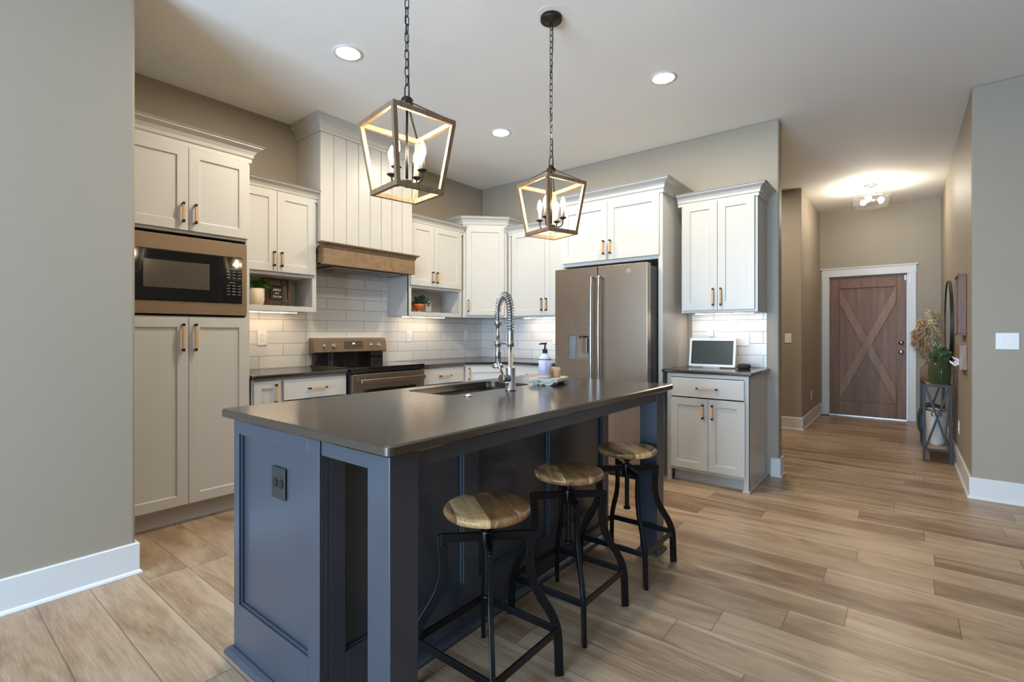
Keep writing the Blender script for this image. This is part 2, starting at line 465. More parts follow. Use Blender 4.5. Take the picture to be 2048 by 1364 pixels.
def text_mesh(name, s, size, mat, parent, loc, rot, shear=0, extrude=.0004, ax='CENTER', spacing=1.0):
    cu = bpy.data.curves.new(name, 'FONT'); cu.body = s; cu.size = size; cu.extrude = extrude; cu.align_x = ax; cu.align_y = 'CENTER'
    cu.shear = shear; cu.space_character = spacing; cu.resolution_u = 3
    to = bpy.data.objects.new(name + '_src', cu); COL.objects.link(to)
    dg = bpy.context.evaluated_depsgraph_get(); dg.update()
    me = bpy.data.meshes.new_from_object(to.evaluated_get(dg)); COL.objects.unlink(to); bpy.data.objects.remove(to)
    me.materials.clear(); me.materials.append(M[mat])
    o = bpy.data.objects.new(name, me); COL.objects.link(o)
    if parent: o.parent = parent
    o.location = loc; o.rotation_euler = rot
    return o

# ------------------------------------------------------------------ room shell
ZC = 3.024
b = bm_new(); box(b, -.15, 9.15, -8.65, 4.25, -.1, 0); struct('floor', b, 'floor_planks')
b = bm_new(); box(b, -.15, 9.15, -8.65, 4.25, ZC, ZC + .1); struct('ceiling', b, 'ceiling_paint')
b = bm_new(); box(b, -.12, 0, -3.886, 0.13, 0, ZC); struct('wall_range', b, 'wall_paint')
b = bm_new(); box(b, 0, 3.359, 0, .13, 0, ZC); struct('wall_fridge', b, 'wall_paint', bevel=.012)
b = bm_new(); box(b, -.12, 1.142, -8.65, -3.886, 0, ZC); struct('wall_left', b, 'wall_paint', bevel=.012)
b = bm_new(); box(b, .9, 3.187, 2.412, 4.25, 0, ZC); struct('wall_hall_left', b, 'wall_paint', bevel=.01)
b = bm_new(); box(b, .78, .9, .13, 2.53, 0, ZC); struct('wall_passage', b, 'wall_paint')
b = bm_new(); box(b, 4.575, 9.15, .285, 4.25, 0, ZC); struct('wall_right', b, 'wall_paint', bevel=.012)
# end wall with the front door opening
DX0, DX1, DZ = 3.312, 4.222, 2.04
b = bm_new()
box(b, 3.187, DX0, 4.094, 4.25, 0, ZC); box(b, DX1, 4.575, 4.094, 4.25, 0, ZC); box(b, DX0, DX1, 4.094, 4.25, DZ, ZC)
struct('wall_entry', b, 'wall_paint')
# rear and far right walls with their windows (behind the camera)
def wall_with_holes(name, axis, c0, c1, a0, a1, holes):
    b = bm_new(); xs = [a0]
    def put(p, q, z0, z1):
        if q - p < 1e-4: return
        if axis == 'y': box(b, p, q, c0, c1, z0, z1)
        else: box(b, c0, c1, p, q, z0, z1)
    cur = a0
    for (p, q, z0, z1) in holes:
        put(cur, p, 0, ZC); put(p, q, 0, z0) if z0 > 0 else None; put(p, q, z1, ZC); cur = q
    put(cur, a1, 0, ZC)
    struct(name, b, 'wall_paint')
H1 = [(x - .75, x + .75, .2, 2.5) for x in (2.15, 3.75)]
wall_with_holes('wall_rear', 'y', -8.65, -8.5, 1.142, 9.15, H1)
H2 = []
wall_with_holes('wall_far_right', 'x', 9.0, 9.15, -8.5, .285, H2)
wi = 0
for p, q, z0, z1 in H1:
    wi += 1; b = bm_new()
    for u0, u1, w0, w1 in ((p, p + .06, z0, z1), (q - .06, q, z0, z1), (p + .06, q - .06, z0, z0 + .06), (p + .06, q - .06, z1 - .06, z1), ((p + q) / 2 - .03, (p + q) / 2 + .03, z0 + .06, z1 - .06)):
        box(b, u0, u1, -8.6, -8.54, w0, w1)
    struct('window_%d' % wi, b, 'trim_white')
for p, q, z0, z1 in H2:
    wi += 1; b = bm_new()
    for u0, u1, w0, w1 in ((p, p + .06, z0, z1), (q - .06, q, z0, z1), (p + .06, q - .06, z0, z0 + .06), (p + .06, q - .06, z1 - .06, z1), ((p + q) / 2 - .03, (p + q) / 2 + .03, z0 + .06, z1 - .06)):
        box(b, 9.04, 9.10, u0, u1, w0, w1)
    struct('window_%d' % wi, b, 'trim_white')

# baseboards: 155 mm board with a small quarter-round shoe; the room lies to the right of travel
BB = [(0, 0), (.026, 0), (.026, .006), (.022, .014), (.015, .019), (.015, .150), (.011, .155), (0, .155)]
def baseboard(name, path, closed=False):
    b = bm_new(); sweep_profile(b, path, BB); struct(name, b, 'trim_white', bevel=.0015)
baseboard('baseboard_left', [(1.142, -8.5), (1.142, -3.886), (.66, -3.886)])
baseboard('baseboard_right', [(9.0, .285), (4.575, .285), (4.575, 4.094), (4.345, 4.094)][::-1])
baseboard('baseboard_passage', [(3.30, 0), (3.359, 0), (3.359, .13), (.9, .13)])
baseboard('baseboard_hall', [(3.212, 4.094), (3.187, 4.094), (3.187, 2.412), (.9, 2.412)][::-1])

# ------------------------------------------------------------------ cabinets (local: X along the wall, front faces -Y, back at +Y)
def pull(parent, cx, cz, L, horiz, y):
    """oak bar pull with black metal ends"""
    b = bm_new(); h = L / 2; e = .017
    def seg(a0, a1, w, d0, d1, mi):
        if horiz: box(b, cx + a0, cx + a1, y - d1, y - d0, cz - w, cz + w, mi)
        else: box(b, cx - w, cx + w, y - d1, y - d0, cz + a0, cz + a1, mi)
    seg(-h + e, h - e, .0075, .020, .034, 0)
    for s in (-1, 1):
        seg(min(s * h, s * (h - e)), max(s * h, s * (h - e)), .0060, .021, .033, 1)
        seg(min(s * (h - .003), s * (h - .014)), max(s * (h - .003), s * (h - .014)), .005, 0, .021, 1)
    return obj('handle', b, ['handle_oak', 'black_metal'], parent, bevel=.0012)
def panel_door(parent, x0, x1, z0, z1, y=0, th=.020, rail=.062, name='door', mat='cabinet_white', handle=None, flat=False):
    """door with its front face at y-th; recessed shaker panel"""
    b = bm_new(); g = .0015
    x0 += g; x1 -= g; z0 += g; z1 -= g; yf = y - th
    if flat:
        box(b, x0, x1, yf, y, z0, z1)
    else:
        r = rail; dp = .009; c = .003
        def ring(xa, xb, za, zb, yy): return [b.verts.new(p) for p in ((xa, yy, za), (xb, yy, za), (xb, yy, zb), (xa, yy, zb))]
        A = ring(x0, x1, z0, z1, yf); B = ring(x0 + r, x1 - r, z0 + r, z1 - r, yf); D = ring(x0 + r + c, x1 - r - c, z0 + r + c, z1 - r - c, yf + dp)
        E_ = ring(x0, x1, z0, z1, y)
        for P, Q in ((A, B), (B, D)):
            for i in range(4): b.faces.new((P[i], P[(i + 1) % 4], Q[(i + 1) % 4], Q[i]))
        b.faces.new(D)
        for i in range(4): b.faces.new((E_[i], E_[(i + 1) % 4], A[(i + 1) % 4], A[i]))
        b.faces.new(E_[::-1])
    o = obj(name, b, mat, parent, bevel=.0015)
    if handle: pull(o, handle[1], handle[2], handle[3], handle[0] == 'h', yf)
    return o
def carcass(parent, x0, x1, d, z0, z1, shelves=(), face=.02, rails=(), name='carcass', mat='cabinet_white'):
    """open box: side, top, bottom, back panels and a face frame 0..face thick at the front"""
    b = bm_new(); t = .018
    box(b, x0, x0 + t, 0, d, z0, z1); box(b, x1 - t, x1, 0, d, z0, z1)
    box(b, x0 + t, x1 - t, 0, d, z1 - t, z1); box(b, x0 + t, x1 - t, .001, d, z0, z0 + t)
    box(b, x0 + t, x1 - t, d - .01, d, z0 + t, z1 - t)
    for s in shelves: box(b, x0 + t, x1 - t, .001, d - .01, s, s + t)
    # face frame stiles
    box(b, x0, x0 + .035, 0.0005, face, z0, z1); box(b, x1 - .035, x1, .0005, face, z0, z1)
    for za, zb in rails: box(b, x0 + .035, x1 - .035, .0005, face, za, zb)
    return obj(name, b, mat, parent, bevel=.001)
CROWN = [(0, -.115), (.010, -.115), (.010, -.088), (.018, -.080), (.022, -.060), (.036, -.036), (.058, -.020), (.064, -.016), (.064, -.010), (.074, -.004), (.078, 0), (0, 0)]
def crown(parent, path, z1, name='crown_molding', prof=CROWN, mat='cabinet_white'):
    b = bm_new(); sweep_profile(b, path, [(o, z1 + h) for o, h in prof])
    return obj(name, b, mat, parent)
R90 = PI / 2
UP = 'white cabinets hung on the walls'; LOW = 'white cabinets standing under the black counters'
WALLX = .003

# pantry tower with the built in microwave. world y = oy + local x
t = thing('pantry_cabinet', 'tall white pantry cabinet tower framing the built-in microwave, beside the left wall', 'cabinet', (.60, -3.883, 0), R90)
Wp = .79; dp = .597
b = bm_new()
box(b, 0, .02, 0, dp, .115, 2.43); box(b, Wp - .02, Wp, 0, dp, .115, 2.43)
for z in (.115, 1.30, 1.845, 2.41): box(b, .02, Wp - .02, .001, dp, z, z + .02)
box(b, .02, Wp - .02, dp - .01, dp, .135, 2.41)
box(b, .0, .045, .0005, .02, .115, 2.43); box(b, Wp - .028, Wp, .0005, .02, .115, 2.43)
box(b, .045, Wp - .028, .0005, .02, 2.385, 2.43)
obj('carcass', b, 'cabinet_white', t, bevel=.001)
b = bm_new(); box(b, .005, Wp, .06, .08, 0, .115); obj('toe_kick', b, 'cabinet_white', t)
xm = .408
for (a, c, hx) in ((.03, xm, xm - .035), (xm, Wp - .014, xm + .035)):
    panel_door(t, a, c, .125, 1.312, handle=('v', hx, 1.185, .175))
    panel_door(t, a, c, 1.862, 2.395, handle=('v', hx, 1.972, .128))
crown(t, [(-.0, 0), (Wp, 0), (Wp, dp)], 2.512)

# microwave
mw = thing('microwave', 'built-in black glass microwave in a bronze trim frame', 'microwave', (.60, -3.883, 1.32), R90)
b = bm_new(); z0, z1 = 0.012, .502; X0, X1 = .046, Wp - .028
ix0, ix1, iz0, iz1 = .07, Wp - .060, .092, .406
for q in ((X0, X1, z0, iz0), (X0, X1, iz1, z1), (X0, ix0, iz0, iz1), (ix1, X1, iz0, iz1)): box(b, q[0], q[1], -.022, -.001, q[2], q[3])
obj('trim_frame', b, 'slate_flat', mw, bevel=.0008)
b = bm_new(); box(b, ix0 + .002, ix1 - .002, .0, .40, iz0 + .004, iz1 - .004); obj('oven_box', b, 'matte_black', mw)
b = bm_new(); box(b, ix0 + .002, ix1 - .135, -.030, -.001, iz0 + .003, iz1 - .003); dr = obj('door', b, 'dark_glass', mw, bevel=.002)
b = bm_new(); box(b, .165, .525, -.0312, -.0300, .172, .340); obj('window', b, 'smoked_window', dr)
b = bm_new(); box(b, ix1 - .133, ix1 - .002, -.030, -.001, iz0 + .003, iz1 - .003); cp = obj('control_panel', b, 'dark_glass', mw, bevel=.002)
text_mesh('display', 'PM', .016, 'digit_glow', cp, (ix1 - .052, -.0306, .352), (PI / 2, 0, 0))
b = bm_new(); random.seed(3)
for r_ in range(9):
    zz = .322 - r_ * .020 - (.012 if r_ > 3 else 0)
    for c_ in range(3):
        xx = ix1 - .098 + c_ * .034
        if r_ in (0, 4): box(b, ix1 - .085, ix1 - .045, -.0306, -.0301, zz, zz + .0022); break
        for k in range(3): box(b, xx + k * .007, xx + k * .007 + .0045, -.0306, -.0301, zz, zz + .0035)
obj('keypad_marks', b, 'grey_mark', cp)

# wall cabinets with an open display cubby
def cubby_cabinet(name, label, y0, y1, z_open0, z_door0, ztop, xm, left_exposed):
    Wc = y1 - y0; d = .33 - WALLX
    t = thing(name, label, 'cabinet', (.33, y0, 0), R90, UP)
    carcass(t, 0, Wc, d, 1.386, ztop, shelves=(z_door0 - .02,), rails=((1.386, z_open0), (z_door0 - .022, z_door0 + .012), (ztop - .04, ztop)))
    b = bm_new(); box(b, .018, Wc - .018, .02, d - .010, 1.404, z_open0 - .001); obj('cubby_floor', b, 'cabinet_white', t)
    for (a, c, hx) in ((.012, xm, xm - .03), (xm, Wc - .02, xm + .03)):
        panel_door(t, a, c, z_door0 + .003, ztop - .022, handle=('v', hx, z_door0 + .10, .118))
    return t, Wc
t, Wc = cubby_cabinet('hanging_cabinet', 'white wall cabinet with open cubby between the microwave tower and the range hood', -3.086, -2.437, 1.428, 1.688, 2.345, .310, False)
crown(t, [(0, 0), (Wc + .005, 0)], 2.392, prof=[(o * .95, h * .8) for o, h in CROWN])
t, Wc = cubby_cabinet('hanging_cabinet', 'white wall cabinet with open cubby between the range hood and the corner cabinet', -1.452, -.70, 1.428, 1.688, 2.345, .325, True)
crown(t, [(0, 0), (Wc + .02, 0)], 2.392, prof=[(o * .95, h * .8) for o, h in CROWN])

# diagonal corner wall cabinet: origin at its face centre
KA = (.33, -.675); KB = (.675, -.33)
fw = math.hypot(KB[0] - KA[0], KB[1] - KA[1])
cx_, cy_ = (KA[0] + KB[0]) / 2, (KA[1] + KB[1]) / 2
t = thing('corner_cabinet', 'tall white corner wall cabinet set diagonally with a single door', 'cabinet', (cx_, cy_, 0), PI / 4, UP)
def toloc(x, y):
    v = Vector((x - cx_, y - cy_, 0)); v.rotate(Matrix.Rotation(-PI / 4, 3, 'Z')); return (v.x, v.y)
foot = [toloc(*p) for p in (KA, KB, (.675, -WALLX), (WALLX, -WALLX), (WALLX, -.675))]
b = bm_new(); prism(b, foot, 1.386, 2.44); obj('carcass', b, 'cabinet_white', t, bevel=.0015)
panel_door(t, -fw / 2 + .03, fw / 2 - .03, 1.41, 2.40, y=-.0008, rail=.058, handle=('v', -fw / 2 + .055, 1.515, .135))
b = bm_new(); pth = [toloc(*p) for p in ((WALLX, -.675), KA, KB, (.675, -WALLX))]
sweep_profile(b, pth, [(o, 2.508 + h) for o, h in CROWN]); obj('crown_molding', b, 'cabinet_white', t)

# wall cabinet between corner and refrigerator
t = thing('hanging_cabinet', 'white two-door wall cabinet left of the refrigerator beside the corner cabinet', 'cabinet', (.70, -.33, 0), 0, UP)
Wc = .898
carcass(t, 0, Wc, .327, 1.386, 2.345, rails=((1.386, 1.41), (2.31, 2.345)))
xm = .505
for (a, c, hx) in ((.06, xm, xm - .03), (xm, Wc - .01, xm + .03)):
    panel_door(t, a, c, 1.40, 2.325, handle=('v', hx, 1.515, .135))
crown(t, [(0, 0), (Wc - .001, 0)], 2.392, prof=[(o * .95, h * .8) for o, h in CROWN])

# refrigerator surround: over-fridge cabinet with full height end panels
t = thing('fridge_cabinet', 'white cabinet surround enclosing the refrigerator with two doors above it', 'cabinet', (1.60, -.62, 0), 0)
Wc = .997
b = bm_new(); d = .617
box(b, 0, .03, 0, d, 1.84, 2.44); box(b, .03, Wc - .038, .001, d, 1.85, 1.87); box(b, .03, Wc - .038, .001, d, 2.42, 2.44)
box(b, .03, Wc - .038, d - .01, d, 1.87, 2.42); box(b, .03, Wc - .038, .0005, .02, 1.842, 1.876); box(b, .03, Wc - .038, .0005, .02, 2.385, 2.44)
obj('carcass', b, 'cabinet_white', t, bevel=.001)
b = bm_new(); box(b, Wc - .038, Wc, 0, d, 0, 2.44); obj('end_panel', b, 'cabinet_white', t, bevel=.001)
b = bm_new(); box(b, 0, .03, .02, d, 0, 1.839); obj('end_panel', b, 'cabinet_white', t, bevel=.001)
xm = .492
for (a, c, hx) in ((.012, xm, xm - .033), (xm, Wc - .025, xm + .033)):
    panel_door(t, a, c, 1.872, 2.395, handle=('v', hx, 1.985, .128))
crown(t, [(0, .26), (0, 0), (Wc, 0), (Wc, d)], 2.512)

# wall cabinet over the small counter on the right
t = thing('hanging_cabinet', 'white two-door wall cabinet above the small counter at the right end of the kitchen', 'cabinet', (2.655, -.33, 0), 0, UP)
Wc = .612
carcass(t, 0, Wc, .327, 1.386, 2.345, rails=((1.386, 1.41), (2.31, 2.345)))
xm = .305
for (a, c, hx) in ((.015, xm, xm - .031), (xm, Wc - .02, xm + .031)):
    panel_door(t, a, c, 1.405, 2.325, handle=('v', hx, 1.515, .150))
crown(t, [(-.03, 0), (Wc, 0), (Wc, .326)], 2.413, prof=[(o * .95, h * .85) for o, h in CROWN])

# base cabinets ------------------------------------------------------
def base_box(t, Wc, d, ztop=.883, toe=.105, sides=(True, True)):
    b = bm_new()
    box(b, 0, .018, 0, d, toe, ztop); box(b, Wc - .018, Wc, 0, d, toe, ztop)
    box(b, .018, Wc - .018, .001, d, toe, toe + .018); box(b, .018, Wc - .018, d - .01, d, toe + .018, ztop)
    box(b, .018, Wc - .018, .001, .02, ztop - .03, ztop)
    box(b, 0, .03, .0005, .02, toe, ztop); box(b, Wc - .03, Wc, .0005, .02, toe, ztop)
    obj('carcass', b, 'cabinet_white', t, bevel=.001)
    b = bm_new(); box(b, 0, Wc, .065, .083, 0, toe); obj('toe_kick', b, 'cabinet_white', t)
FX = .605
t = thing('base_cabinet', 'narrow white pull-out base cabinet beside the pantry tower', 'cabinet', (FX, -3.086, 0), R90, LOW)
base_box(t, .212, FX - WALLX)
panel_door(t, .012, .205, .12, .868, rail=.052, handle=('v', .160, .775, .14))
t = thing('base_cabinet', 'white drawer base cabinet left of the range', 'cabinet', (FX, -2.873, 0), R90, LOW)
base_box(t, .540, FX - WALLX)
for (z0, z1) in ((.715, .868), (.42, .705), (.12, .41)): panel_door(t, .01, .53, z0, z1, name='drawer', flat=z0 > .7, handle=('h', .27, (z0 + z1) / 2 if z0 > .7 else z1 - .06, .150))
t = thing('base_cabinet', 'white drawer base cabinet right of the range', 'cabinet', (FX, -1.545, 0), R90, LOW)
base_box(t, .595, FX - WALLX)
for (z0, z1) in ((.715, .868), (.42, .705), (.12, .41)): panel_door(t, .025, .575, z0, z1, name='drawer', flat=z0 > .7, handle=('h', .30, (z0 + z1) / 2 if z0 > .7 else z1 - .06, .150))
# diagonal corner base
LA = (FX, -.948); LB = (.948, -FX)
lw_ = math.hypot(LB[0] - LA[0], LB[1] - LA[1]); lx_, ly_ = (LA[0] + LB[0]) / 2, (LA[1] + LB[1]) / 2
t = thing('base_cabinet', 'white corner base cabinet set diagonally between the two counter runs', 'cabinet', (lx_, ly_, 0), PI / 4, LOW)
def toloc2(x, y):
    v = Vector((x - lx_, y - ly_, 0)); v.rotate(Matrix.Rotation(-PI / 4, 3, 'Z')); return (v.x, v.y)
b = bm_new(); prism(b, [toloc2(*p) for p in (LA, LB, (.948, -WALLX), (WALLX, -WALLX), (WALLX, -.948))], .105, .883); obj('carcass', b, 'cabinet_white', t, bevel=.001)
b = bm_new(); prism(b, [toloc2(*p) for p in ((FX - .08, -.948), (.948, -FX + .08), (.948, -WALLX), (WALLX, -WALLX), (WALLX, -.948))], 0, .105); obj('toe_kick', b, 'cabinet_white', t)
panel_door(t, -lw_ / 2 + .02, lw_ / 2 - .02, .12, .868, y=-.0008, handle=('v', -lw_ / 2 + .05, .79, .13))
t = thing('base_cabinet', 'white base cabinet between the corner and the refrigerator', 'cabinet', (.950, -FX, 0), 0, LOW)
base_box(t, .645, FX - WALLX)
panel_door(t, .015, .63, .715, .868, name='drawer', flat=True, handle=('h', .32, .792, .15))
for (a, c, hx) in ((.015, .322, .29), (.322, .63, .354)): panel_door(t, a, c, .12, .705, handle=('v', hx, .61, .13))
# small right base cabinet with furniture feet
t = thing('base_cabinet', 'white base cabinet with drawer over two doors, standing under the smart display', 'cabinet', (2.640, -.63, 0), 0, LOW)
Wc = .628
b = bm_new(); d = .627; zt = .883
box(b, 0, .018, 0, d, 0, zt); box(b, Wc - .018, Wc, 0, d, 0, zt); box(b, .018, Wc - .018, .001, d, .11, .128)
box(b, .018, Wc - .018, d - .01, d, .128, zt)
box(b, 0, .035, .0005, .02, 0, zt); box(b, Wc - .035, Wc, .0005, .02, 0, zt); box(b, .035, Wc - .035, .0005, .02, .095, .118); box(b, .035, Wc - .035, .0005, .02, .855, zt)
obj('carcass', b, 'cabinet_white', t, bevel=.001)
b = bm_new(); box(b, .036, Wc - .036, .075, .09, 0, .094); obj('toe_kick', b, 'cabinet_white', t)
sh = bm_new()
for (x0, x1, y0, y1) in ((Wc - .042, Wc + .010, -.010, .0), (Wc, Wc + .010, -.0, d)): box(sh, x0, x1, y0, y1, 0, .018)
obj('shoe_molding', sh, 'cabinet_white', t, bevel=.003)
panel_door(t, .04, Wc - .028, .697, .852, name='drawer', flat=True, handle=('h', .33, .772, .165))
xm = .335
for (a, c, hx) in ((.035, xm, xm - .036), (xm, Wc - .022, xm + .036)): panel_door(t, a, c, .118, .690, rail=.058, handle=('v', hx, .59, .118))

# black perimeter countertops
def slab(name, pts, z0, z1, label, mat='dark_quartz', bev=.006):
    b = bm_new(); prism(b, pts, z0, z1); o = obj(name, b, mat, bevel=bev, seg=3); tag(o, label, 'countertop'); return o
CT0, CT1 = .8845, .914
slab('countertop', [(.009, -3.085), (.640, -3.085), (.640, -2.333), (.009, -2.333)], CT0, CT1, 'black polished countertop section between the pantry tower and the range')
slab('countertop', [(.009, -1.545), (.640, -1.545), (.640, -.962), (.962, -.640), (1.598, -.640), (1.598, -.009), (.009, -.009)], CT0, CT1, 'black polished countertop turning the corner between range and refrigerator')
slab('countertop', [(2.601, -.655), (3.296, -.655), (3.296, -.009), (2.601, -.009)], CT0, CT1, 'small black countertop under the smart display at the right end', bev=.008)

# tile backsplashes: thin slabs of white subway tile
b = bm_new(); box(b, .0005, .008, -3.088, -.0005, .885, 1.385); box(b, .0005, .008, -2.435, -1.454, 1.385, 2.05); box(b, .0005, .008, -2.335, -1.544, .60, .885)
struct('trim_1', b, 'tiles_range')
b = bm_new(); box(b, .0085, 1.598, -.008, -.0005, .885, 1.385); struct('trim_2', b, 'tiles_fridge')
b = bm_new(); box(b, 2.638, 3.268, -.008, -.0005, .885, 1.385); struct('trim_3', b, 'tiles_fridge')

# range hood: shiplap chimney, oak band
t = thing('range_hood', 'tall white shiplap range hood with an oak wood band above the stove', 'range hood', (.385, -2.430, 0), R90)
Wc = .974; d = .382 - .009
b = bm_new(); n = 8; pw = Wc / n
for i in range(n):
    x0, x1 = i * pw, (i + 1) * pw
    box(b, x0 + (.0025 if i else 0), x1 - (.0025 if i < n - 1 else 0), 0, .02, 1.93, 3.020)
box(b, .001, Wc - .001, .008, .025, 1.93, 3.019)
box(b, 0, .018, .02, .382, 1.93, 3.020); box(b, Wc - .018, Wc, .02, .382, 1.93, 3.020)
obj('chimney', b, 'cabinet_white', t, bevel=.0012)
HC = [(0, -.15), (.012, -.15), (.014, -.125), (.022, -.118), (.030, -.085), (.048, -.055), (.066, -.040), (.070, -.012), (.078, 0), (0, 0)]
crown(t, [(0, .382), (0, 0), (Wc, 0), (Wc, .382)], 3.022, prof=[(o * .85, h * .85) for o, h in HC])
b = bm_new(); y0 = -.045
box(b, -.0, Wc, y0, y0 + .02, 1.785, 1.945); box(b, 0, .02, y0 + .02, .05, 1.785, 1.945); box(b, Wc - .02, Wc, y0 + .02, .05, 1.785, 1.945)
box(b, .02, Wc - .02, y0 + .02, .0, 1.93, 1.945)
obj('wood_band', b, 'hood_oak', t, bevel=.0015)
b = bm_new(); sweep_profile(b, [(0, -.0), (0, y0), (Wc, y0), (Wc, -.0)], [(o, 1.970 + h) for o, h in ((0, -.045), (.006, -.045), (.008, -.03), (.022, -.014), (.034, -.010), (.034, 0), (0, 0))])
obj('wood_cornice', b, 'hood_oak_trim', t)
b = bm_new(); box(b, .0, Wc, .0, .372, 1.786, 1.800); obj('underside_panel', b, 'hood_oak_trim', t)
b = bm_new(); box(b, .12, Wc - .12, .03, .32, 1.772, 1.785); ins = obj('insert', b, 'stainless', t, bevel=.002)
b = bm_new()
for k in range(2): box(b, .18 + k * .32, .18 + k * .32 + .30, .07, .29, 1.768, 1.7715)
obj('filter', b, 'slate_steel', ins)

# range ----------------------------------------------------------------
t = thing('range', 'slate electric range with black glass cooktop', 'range', (.655, -2.328, 0), R90)
Wc = .776; d = .62
b = bm_new(); box(b, 0.004, Wc - .004, .012, d - .02, .02, .90); obj('body', b, 'matte_black', t, bevel=.002)
b = bm_new(); box(b, 0, Wc, -.025, .62, .902, .928); box(b, .0, Wc, -.026, -.006, .882, .902); obj('cooktop', b, 'dark_glass', t, bevel=.004, seg=3)
b = bm_new(); box(b, .006, Wc - .006, -.028, .011, .225, .872); dr = obj('oven_door', b, 'slate_steel', t, bevel=.004)
b = bm_new(); box(b, .11, Wc - .11, -.031, -.0275, .36, .745); obj('window', b, 'dark_glass', dr, bevel=.002)
b = bm_new(); tube(b, [(.045, -.085, .815), (Wc - .045, -.085, .815)], .0, rect=(.011, .017), up=(0, 0, 1))
for s in (.075, Wc - .075): box(b, s - .014, s + .014, -.078, -.027, .803, .827)
obj('handle', b, 'slate_steel', dr, bevel=.006, seg=3)
b = bm_new(); box(b, .006, Wc - .006, -.028, .011, .03, .215); obj('drawer', b, 'slate_steel', t, bevel=.004)
# back guard: black riser and a tilted control fascia
def sidepoly(bm, pts, x0, x1, mi=0):
    A = [bm.verts.new((x0, y, z)) for y, z in pts]; B = [bm.verts.new((x1, y, z)) for y, z in pts]; n = len(pts)
    bm.faces.new(A[::-1]).material_index = mi; bm.faces.new(B).material_index = mi
    for i in range(n): bm.faces.new((A[i], A[(i + 1) % n], B[(i + 1) % n], B[i])).material_index = mi
b = bm_new(); box(b, .02, Wc - .02, .58, .625, .928, 1.05); obj('riser', b, 'dark_glass', t)
b = bm_new(); sidepoly(b, [(.540, 1.038), (.556, 1.150), (.575, 1.168), (.641, 1.168), (.641, 1.03), (.56, 1.03)], .0, Wc); fa = obj('control_fascia', b, 'slate_flat', t, bevel=.005, seg=3)
def onf(x, s):   # a point on the fascia; s = 0 bottom .. 1 top
    return (x, .540 + .016 * s, 1.038 + .112 * s)
nn = Vector((0, -.112, .016)).normalized()
for x in (.105, .195, .60, .685):
    p = Vector(onf(x, .52)); b = bm_new()
    cyl(b, p, p + nn * .004, .024, 24); cyl(b, p + nn * .004, p + nn * .024, .019, 24, r2=.016); 
    box(b, p.x - .004, p.x + .004, p.y - .030, p.y - .010, p.z - .016, p.z + .017)
    obj('knob', b, 'chrome', fa)
b = bm_new(); P = [onf(.30, .22), onf(.50, .22), onf(.50, .85), onf(.30, .85)]
vs = [b.verts.new(Vector(p) + nn * .0015) for p in P] + [b.verts.new(Vector(p) - nn * .003) for p in P]
b.faces.new(vs[:4]); b.faces.new(vs[4:][::-1])
for i in range(4): b.faces.new((vs[i], vs[(i + 1) % 4], vs[4 + (i + 1) % 4], vs[4 + i]))
dp_ = obj('display', b, 'smoked_window', fa)
q = Vector(onf(.40, .66)) + nn * .002
text_mesh('clock', 'PM', .018, 'digit_glow', dp_, q, (PI / 2 - math.atan2(.016, .112), 0, 0))
b = bm_new()
for s in (.35, .62):
    for k in range(8):
        if s > .5 and 2 < k < 5: continue
        p = Vector(onf(.315 + k * .0235, s)) + nn * .0017; box(b, p.x, p.x + .009, p.y - .0006, p.y + .0006, p.z, p.z + .003)
obj('button_marks', b, 'grey_mark', dp_)

# refrigerator ------------------------------------------------------------
t = thing('refrigerator', 'slate french-door refrigerator with ice and water dispenser', 'refrigerator', (1.668, -.845, 0))
Wc = .890
b = bm_new(); box(b, .006, Wc - .006, .075, .80, .03, 1.770); obj('body', b, 'matte_black', t, bevel=.004)
b = bm_new(); box(b, .02, Wc - .02, .02, .075, .02, .09); obj('kick_plate', b, 'matte_black', t)
def fdoor(name, x0, x1, z0, z1, hole=None):
    b = bm_new()
    if hole:
        hx0, hx1, hz0, hz1 = hole
        for q in ((x0, x1, z0, hz0), (x0, x1, hz1, z1), (x0, hx0, hz0, hz1), (hx1, x1, hz0, hz1)): box(b, q[0], q[1], 0, .07, q[2], q[3])
        bmesh.ops.remove_doubles(b, verts=b.verts, dist=1e-5)
    else: box(b, x0, x1, 0, .07, z0, z1)
    return obj(name, b, 'slate_steel', t, bevel=.004 if not hole else 0, seg=3)
xm = .437
dl = fdoor('left_door', 0, xm - .003, .735, 1.790, (.142, .352, .985, 1.190))
drr = fdoor('right_door', xm + .003, Wc, .735, 1.790)
fz = fdoor('freezer_drawer', 0, Wc, .09, .727)
def fhandle(par, pts, rr):
    b = bm_new(); tube(b, bez(pts, 8), rr, 12)
    for p in (pts[0], pts[-1]):
        cyl(b, p, (p[0], .0, p[2]), rr * 1.0, 12)
    obj('handle', b, 'stainless', par)
for par, hx in ((dl, xm - .034), (drr, xm + .040)):
    fhandle(par, [(hx, -.050, .80), (hx, -.056, .95), (hx, -.060, 1.25), (hx, -.056, 1.55), (hx, -.050, 1.70)], .0125)
fhandle(fz, [(.06, -.050, .655), (.2, -.056, .655), (Wc / 2, -.060, .655), (Wc - .2, -.056, .655), (Wc - .06, -.050, .655)], .0125)
b = bm_new(); box(b, .142, .352, -.0015, .0, 1.190, 1.340); cpn = obj('dispenser_panel', b, 'slate_steel', dl)
b = bm_new()
for (x, z) in [(.165 + k * .042, 1.222) for k in range(5)] + [(.165, 1.305), (.165, 1.265), (.325, 1.305), (.325, 1.262)]: box(b, x, x + .014, -.0022, -.0015, z, z + .003)
obj('icon_marks', b, 'grey_mark', cpn)
b = bm_new()
box(b, .144, .146, .002, .068, .987, 1.188); box(b, .348, .350, .002, .068, .987, 1.188); box(b, .146, .348, .066, .068, .987, 1.188); box(b, .146, .348, .002, .066, .985, .990); box(b, .146, .348, .002, .066, 1.186, 1.189)
